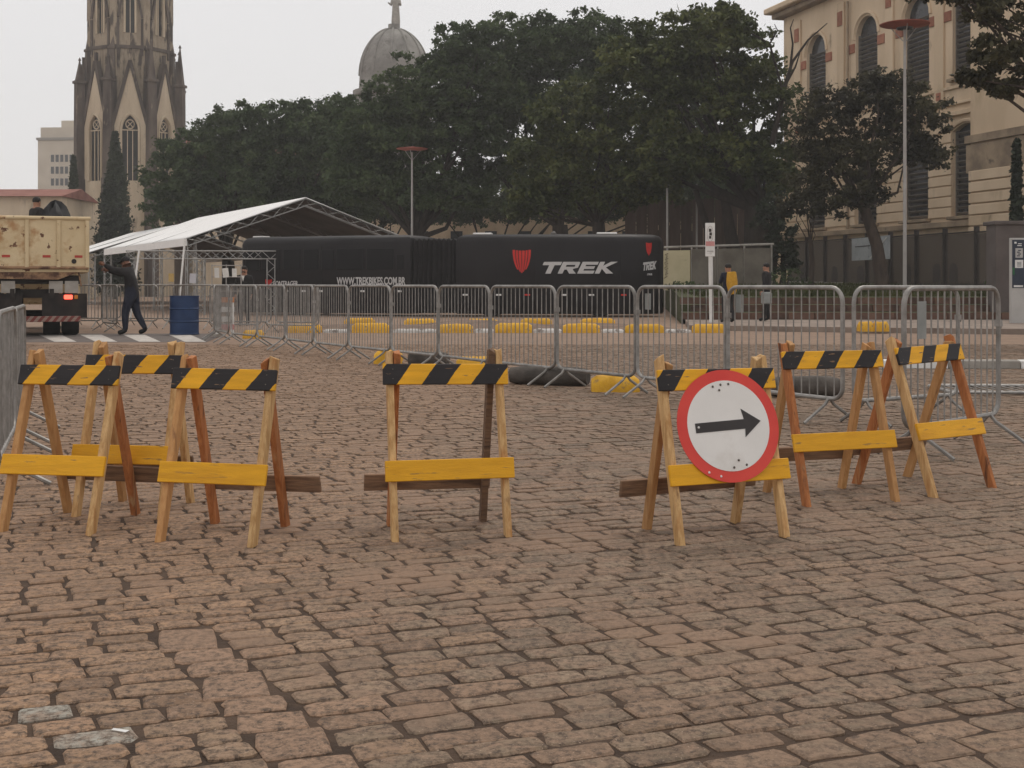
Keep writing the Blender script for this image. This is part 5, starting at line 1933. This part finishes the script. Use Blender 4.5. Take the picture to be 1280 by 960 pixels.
# ================================================================== TREES
m_bark = mat('dark_bark', (0.020, 0.015, 0.012), (0.045, 0.034, 0.027), 3, 0.95, 0.6, 12, stretch=(2, 2, 0.5))
m_bark2 = mat('grey_brown_bark', (0.035, 0.025, 0.020), (0.075, 0.055, 0.042), 3, 0.95, 0.6, 12, stretch=(2, 2, 0.5))
m_leafA = leaf_mat('foliage_dark_green', ((0.030, 0.046, 0.019), (0.056, 0.082, 0.034), (0.098, 0.130, 0.054)))
m_leafB = leaf_mat('foliage_olive', ((0.034, 0.045, 0.015), (0.070, 0.086, 0.028), (0.130, 0.142, 0.044)))
m_leafC = leaf_mat('foliage_brownish', ((0.022, 0.020, 0.012), (0.046, 0.042, 0.022), (0.085, 0.078, 0.040)))
m_leafD = leaf_mat('foliage_conifer', ((0.016, 0.023, 0.014), (0.032, 0.042, 0.024), (0.058, 0.070, 0.040)), 0.1)


def leaf_cloud(centres, rads, per, size, up=0.35, aspect=0.55):
    cs = np.repeat(np.asarray(centres), per, axis=0)
    rs = np.repeat(np.asarray(rads), per)
    n = len(cs)
    off = rng.normal(0, 0.42, (n, 3)) * rs[:, None]
    off[:, 2] *= 0.7
    c = cs + off
    nrm = rng.normal(0, 1, (n, 3))
    nrm[:, 2] += up * 2
    nrm /= np.linalg.norm(nrm, axis=1)[:, None]
    a = rng.normal(0, 1, (n, 3))
    a -= nrm * (a * nrm).sum(1)[:, None]
    a /= np.linalg.norm(a, axis=1)[:, None]
    b_ = np.cross(nrm, a)
    s_ = size * rng.uniform(0.55, 1.35, n)[:, None]
    V = np.empty((n, 4, 3))
    V[:, 0] = c - a * s_ * 0.5
    V[:, 1] = c + b_ * s_ * aspect * 0.5 + nrm * s_ * 0.08
    V[:, 2] = c + a * s_ * 0.5
    V[:, 3] = c - b_ * s_ * aspect * 0.5 + nrm * s_ * 0.08
    Q = np.arange(n * 4).reshape(n, 4)
    return V.reshape(-1, 3), Q


def lobe_clumps(lobes, dens, crad, low=-0.75):
    cs, rs = [], []
    for (x, y, z, rx, ry, rz) in lobes:
        area = 4 * math.pi * ((rx * ry + rx * rz + ry * rz) / 3)
        n = max(8, int(area * dens))
        d = rng.normal(0, 1, (n, 3))
        d /= np.linalg.norm(d, axis=1)[:, None]
        keep = d[:, 2] > low
        d = d[keep]
        rr_ = np.where(rng.random(len(d)) < 0.75, rng.uniform(0.82, 1.06, len(d)), rng.uniform(0.35, 0.82, len(d)))
        bump = 1 + 0.10 * np.sin(d[:, 0] * 6 + x) * np.sin(d[:, 2] * 7 + z) + 0.08 * np.sin(d[:, 1] * 9 + y)
        p_ = d * (rr_ * bump)[:, None] * np.array([rx, ry, rz]) + np.array([x, y, z])
        cs.append(p_)
        rs.append(rng.uniform(0.6, 1.3, len(p_)) * crad)
    return np.concatenate(cs), np.concatenate(rs)


def tree(name, label, base, lobes, leafm, barkm, trunk_r, fork_z, dens=1.7, crad=0.75, per=58, size=0.25, cat='tree', group='trees behind the bus', lean=(0, 0), limbs=True, low=-0.75):
    bx_, by_, bz_ = base
    t = thing(name, label, cat, base, 0, group)
    L_ = [(x - bx_, y - by_, z - bz_, a, b_, c) for x, y, z, a, b_, c in lobes]
    tk = MB()
    fk = Vector((lean[0], lean[1], fork_z))
    mid = Vector((lean[0] * 0.35 + 0.08, lean[1] * 0.4, fork_z * 0.5))
    tk.tube([(0, 0, -0.1), (0.02, 0, 0.25), mid, fk], [trunk_r * 1.5, trunk_r * 1.08, trunk_r * 0.9, trunk_r * 0.75], 12)
    if limbs:
        for (x, y, z, a, b_, c) in L_:
            e_ = Vector((x, y, z))
            for k in range(2):
                tgt = e_ + Vector((random.uniform(-0.6, 0.6) * a, random.uniform(-0.6, 0.6) * b_, random.uniform(-0.3, 0.5) * c))
                m1 = fk.lerp(tgt, 0.4) + Vector((random.gauss(0, 0.25), random.gauss(0, 0.25), random.uniform(-0.4, 0.1)))
                m2 = fk.lerp(tgt, 0.75) + Vector((random.gauss(0, 0.25), random.gauss(0, 0.25), random.uniform(0, 0.4)))
                r_ = trunk_r * random.uniform(0.2, 0.32)
                tk.tube([fk - Vector((0, 0, 0.2)), m1, m2, tgt], [r_, r_ * 0.7, r_ * 0.4, 0.02], 6, caps=False)
    tk.build('trunk', barkm, t, smooth=True)
    # every lobe breaks up into smaller leafy mounds with gaps between them
    M_ = []
    for (x, y, z, a, b_, c) in L_:
        nm = 9 if max(a, c) > 1.2 else 5
        for q in range(nm):
            ph = q * 2.39996 + x
            hz_ = 1 - 1.55 * (q + 0.5) / nm
            rr_ = math.sqrt(max(0, 1 - hz_ * hz_))
            k_ = random.uniform(0.42, 0.58)
            M_.append((x + a * 0.72 * rr_ * math.cos(ph), y + b_ * 0.72 * rr_ * math.sin(ph), z + c * 0.72 * hz_, a * k_, b_ * k_, c * k_ * 0.72))
        M_.append((x, y, z - 0.1 * c, a * 0.68, b_ * 0.68, c * 0.62))
    cs, rs = lobe_clumps(M_, dens * 0.8, crad * 0.55, -0.45)
    V, Q = leaf_cloud(cs, rs, per, size)
    link('crown', fast_mesh('crown', V, Q, leafm), t)
    return t


def lob(d, *items):
    out = []
    for (u, v, ru, rv, *dd) in items:
        dz = dd[0] if dd else 0.0
        D = d + dz
        p_ = P(u, v, D)
        k = D / F
        out.append((p_.x, p_.y, p_.z, ru * k, min(ru, rv) * k * 1.0, rv * k))
    return out


def gx(u, d):
    return (u - 640) * d / F


tree('broadleaf_tree', 'dark leafy tree right of the church tower behind the tent', (gx(285, 84), 84, 0),
     lob(84, (232, 222, 45, 55), (300, 175, 48, 52), (290, 240, 80, 50), (262, 190, 40, 42), (215, 265, 32, 36), (330, 225, 60, 60)), m_leafA, m_bark, 0.5, 3.0)
tree('broadleaf_tree', 'dark leafy tree with ragged top just left of the dome', (gx(390, 82), 82, 0),
     lob(82, (372, 172, 48, 52), (410, 200, 60, 65), (430, 160, 40, 45), (350, 235, 60, 50), (400, 265, 70, 35)), m_leafA, m_bark, 0.5, 3.2)
tree('broadleaf_tree', 'large dark green tree in front of the stone dome', (gx(520, 74), 74, 0),
     lob(74, (485, 165, 62, 68), (540, 120, 60, 58), (590, 80, 55, 55), (560, 180, 80, 62), (490, 235, 72, 52), (600, 140, 60, 55), (455, 210, 45, 55), (560, 250, 60, 35)), m_leafA, m_bark, 0.6, 4.0)
tree('broadleaf_tree', 'broad green tree crowning highest behind the middle of the bus', (gx(700, 76), 76, 0.5),
     lob(76, (650, 75, 62, 55), (720, 62, 65, 52), (690, 120, 75, 58), (640, 150, 62, 50), (770, 80, 55, 52), (620, 215, 65, 45), (690, 200, 60, 45)), m_leafA, m_bark, 0.6, 4.2)
tree('broadleaf_tree', 'olive green tree hanging low over the front half of the bus', (gx(748, 62), 62, 0.6),
     lob(62, (735, 145, 68, 48), (700, 205, 60, 50), (770, 185, 62, 52), (725, 250, 62, 35), (800, 240, 45, 38), (670, 255, 38, 28)), m_leafB, m_bark, 0.4, 3.6)
big = tree('broadleaf_tree', 'big spreading tree on thick dark trunk between the bus and the cream building', (gx(945, 60), 60, 1.24),
           lob(60, (845, 75, 70, 55), (905, 75, 62, 55), (945, 130, 50, 58), (870, 140, 72, 55), (920, 205, 62, 55), (850, 205, 62, 46), (960, 215, 38, 62), (800, 95, 55, 50), (895, 30, 40, 24)), m_leafB, m_bark, 0.72, 3.6)
dead = MB()
B0 = Vector((gx(945, 60), 60, 1.24))


def dp(u, v, d=59.0):
    return P(u, v, d) - B0


dead.tube([dp(965, 180), dp(980, 112), dp(990, 78), dp(1010, 50), dp(1034, 29)], [0.14, 0.10, 0.07, 0.045, 0.02], 7)
dead.tube([dp(988, 84), dp(991, 55), dp(988, 35), dp(992, 24)], [0.06, 0.045, 0.03, 0.015], 6)
dead.tube([dp(983, 104), dp(994, 84), dp(1000, 66)], [0.06, 0.045, 0.02], 6)
dead.tube([dp(978, 112), dp(962, 55), dp(972, 38), dp(968, 30)], [0.07, 0.05, 0.03, 0.015], 5)
dead.tube([dp(963, 55), dp(940, 42), dp(936, 32)], [0.05, 0.035, 0.015], 5)
dead.build('dead_branch', m_bark, big, smooth=True)
for k, (u, w_, lu) in enumerate(((930, 0.32, 905), (962, 0.30, 975), (915, 0.22, 870))):
    MB().tube([(gx(u, 60) - B0.x, 0.5, -0.1), (gx((u + lu) / 2, 60) - B0.x, 0.4, 1.8), (gx(lu, 60) - B0.x, 0.2, 4.4)], [w_ * 1.2, w_, w_ * 0.6], 9).build('stem', m_bark, big, smooth=True)
tree('broadleaf_tree', 'bronze leaved tree on a leaning trunk before the cream building', (gx(1102, 50), 50, 1.0),
     lob(50, (1090, 128, 52, 42), (1040, 150, 40, 42), (1140, 150, 42, 45), (1050, 205, 42, 40), (1105, 185, 48, 40), (1158, 195, 28, 34), (1030, 255, 32, 36), (1080, 245, 34, 34), (1015, 190, 26, 34), (1120, 118, 36, 30)), m_leafC, m_bark2, 0.27, 3.4,
     dens=2.6, crad=0.55, per=40, size=0.19, lean=(-0.75, 0), group='trees before the cream building')
tree('broadleaf_tree', 'slim forked young tree beside the leaning bronze leaved one', (gx(1013, 52), 52, 1.05),
     lob(52, (1008, 245, 30, 34), (1030, 225, 22, 26), (992, 262, 18, 22)), m_leafC, m_bark2, 0.12, 1.9, dens=2.6, crad=0.42, per=34, size=0.17, group='trees before the cream building')
tree('broadleaf_tree', 'dark shrubby tree clump under the big spreading tree', (gx(978, 56), 56, 1.15),
     lob(56, (975, 300, 20, 40), (962, 270, 22, 30), (985, 330, 16, 20)), m_leafD, m_bark, 0.12, 0.9, dens=2.4, crad=0.42, per=26, size=0.2, group='trees before the cream building')
# overhanging branch of a tree standing outside the picture
tree('broadleaf_tree', 'tree reaching in over the cream building with drooping leafy branches', (12.6, 27, 0),
     lob(27, (1285, 20, 62, 40), (1240, 75, 34, 30), (1275, 85, 36, 30), (1215, 100, 18, 12), (1180, -5, 40, 14), (1330, 40, 60, 60), (1400, -20, 90, 70), (1255, 115, 16, 12), (1232, 20, 20, 26)), m_leafC, m_bark2, 0.26, 4.4,
     dens=4.6, crad=0.30, per=30, size=0.14, group='trees before the cream building')
# filler wood far behind: further trees closing the gaps
tree('broadleaf_tree', 'dim tree filling the gap behind the olive green one', (gx(840, 84), 84, 0.8),
     lob(84, (820, 215, 60, 50), (880, 235, 50, 40), (770, 250, 50, 35), (850, 150, 70, 60)), m_leafA, m_bark, 0.45, 3.4)
tree('broadleaf_tree', 'dim tree low behind the middle of the bus', (gx(610, 92), 92, 0),
     lob(92, (560, 262, 60, 44), (620, 255, 56, 46), (690, 255, 60, 46), (750, 255, 56, 44), (810, 262, 56, 38), (880, 255, 56, 44), (930, 250, 50, 50)), m_leafA, m_bark, 0.4, 1.8)
tree('broadleaf_tree', 'dim tree behind the tents and the rear of the bus', (gx(470, 90), 90, 0),
     lob(90, (460, 258, 66, 44), (400, 268, 66, 40), (520, 260, 60, 44), (330, 262, 66, 40), (250, 262, 56, 44)), m_leafA, m_bark, 0.4, 1.8)


def conifer(label, u, vb, vt, d, wpx, zb=0.0, m_=m_leafD):
    k = d / F
    zt = EYE + (VH - vt) * k
    H = zt - zb
    t = thing('conifer', label, 'tree', (gx(u, d), d, zb), 0, 'narrow conifers')
    MB().tube([(0, 0, -0.1), (0, 0, H * 0.9)], [0.2, 0.03], 8).build('trunk', m_bark, t)
    n = int(H * 60)
    z = rng.uniform(0.03, 1.0, n) ** 0.9
    wr_ = wpx * k / 2 * np.clip(1.25 * (1 - z) ** 0.85, 0.04, 1.0)
    a = rng.uniform(0, 2 * math.pi, n)
    r_ = wr_ * np.sqrt(rng.uniform(0.35, 1.0, n)) * (1 + 0.12 * np.sin(a * 3 + z * 9))
    cs = np.stack([r_ * np.cos(a), r_ * np.sin(a), z * H], 1)
    V, Q = leaf_cloud(cs, np.clip(0.12 + 0.38 * wr_, 0.12, 0.6), 24, 0.016 * H + 0.10, up=0.1)
    link('crown', fast_mesh('crown', V, Q, m_), t)
    return t


conifer('tall dark conifer standing against the middle of the church tower', 144, 290, 166, 103, 46)
conifer('small dark conifer beside the left edge of the church tower', 92, 255, 195, 112, 20)
conifer('slim pointed cypress against the base of the cream building', 1271, 290, 176, 47, 11, 0.9)

# scrap of paper on the grey stones
sp_ = G(150, 915)
scr = MB().add([(-0.035, -0.004, 0), (0.03, -0.012, 0.004), (0.038, 0.004, 0.010), (-0.03, 0.006, 0.006), (-0.035, -0.004, -0.002), (0.03, -0.012, 0.002), (0.038, 0.004, 0.008), (-0.03, 0.006, 0.004)],
               [(0, 1, 2, 3), (7, 6, 5, 4), (0, 4, 5, 1), (1, 5, 6, 2), (2, 6, 7, 3), (3, 7, 4, 0)]).build('paper_scrap', m_white, loc=(sp_.x, sp_.y, 0.003), rotz=R(-25))
scr.scale = (0.8, 0.45, 0.6)
tag(scr, 'tiny white paper scrap lying on the grey cobblestones', 'litter')

# low shrubs and grass tufts on the bank
for i, (u, d, w_, h_) in enumerate(((1245, 44, 0.7, 0.5), (860, 44, 0.6, 0.5), (985, 50, 0.8, 0.7))):
    t = thing('shrub', ('low shrub on the grass bank by the gate pillar', 'low shrub on the grass bank below the yellowish wall', 'low shrub at the foot of the dark tree clump')[i], 'shrub', (gx(u, d), d, 0.86 if d < 46 else 1.0))
    cs, rs = lobe_clumps([(0, 0, h_ * 0.5, w_, w_ * 0.7, h_ * 0.6)], 8, 0.18)
    V, Q = leaf_cloud(cs, rs, 12, 0.12)
    link('foliage', fast_mesh('foliage', V, Q, m_leafA), t)
    MB().tube([(0, 0, -0.1), (0, 0, h_ * 0.6)], 0.03, 5).build('stem', m_bark, t)
n = 9000
gxs = rng.uniform(6, 24, n)
gys = 41.3 + 16 * rng.random(n) ** 1.6
gz = 0.79 + (gys - 41.2) * 0.45 / 18.8
hh = rng.uniform(0.05, 0.16, n)
ang_ = rng.uniform(0, math.pi, n)
dx, dy = np.cos(ang_) * 0.03, np.sin(ang_) * 0.03
V = np.empty((n, 4, 3))
V[:, 0] = np.stack([gxs - dx, gys - dy, gz - 0.01], 1)
V[:, 1] = np.stack([gxs + dx, gys + dy, gz - 0.01], 1)
V[:, 2] = np.stack([gxs + dx * 0.3 + 0.02, gys + dy, gz + hh], 1)
V[:, 3] = np.stack([gxs - dx * 0.3 + 0.02, gys - dy, gz + hh], 1)
gr = link('grass', fast_mesh('grass', V.reshape(-1, 3), np.arange(n * 4).reshape(n, 4), leaf_mat('grass_blades', ((0.03, 0.036, 0.012), (0.055, 0.06, 0.02), (0.085, 0.085, 0.03)))))
tag(gr, 'short dull grass on the bank above the terrace steps', 'grass', kind='stuff')

# ================================================================== HAZE
HAZE = 0.0008
if HAZE:
    hz = bpy.data.materials.new('haze')
    hz.use_nodes = True
    hz.node_tree.nodes.clear()
    ho = hz.node_tree.nodes.new('ShaderNodeOutputMaterial')
    pv = hz.node_tree.nodes.new('ShaderNodeVolumePrincipled')
    pv.inputs['Color'].default_value = (0.97, 0.96, 0.95, 1)
    pv.inputs['Density'].default_value = HAZE
    pv.inputs['Anisotropy'].default_value = 0.3
    hz.node_tree.links.new(pv.outputs[0], ho.inputs['Volume'])
    o = MB().box((0, 184, 29.5), (900, 500, 63)).build('haze', hz)
    tag(o, 'thin pale haze in the overcast air', 'haze', kind='stuff')
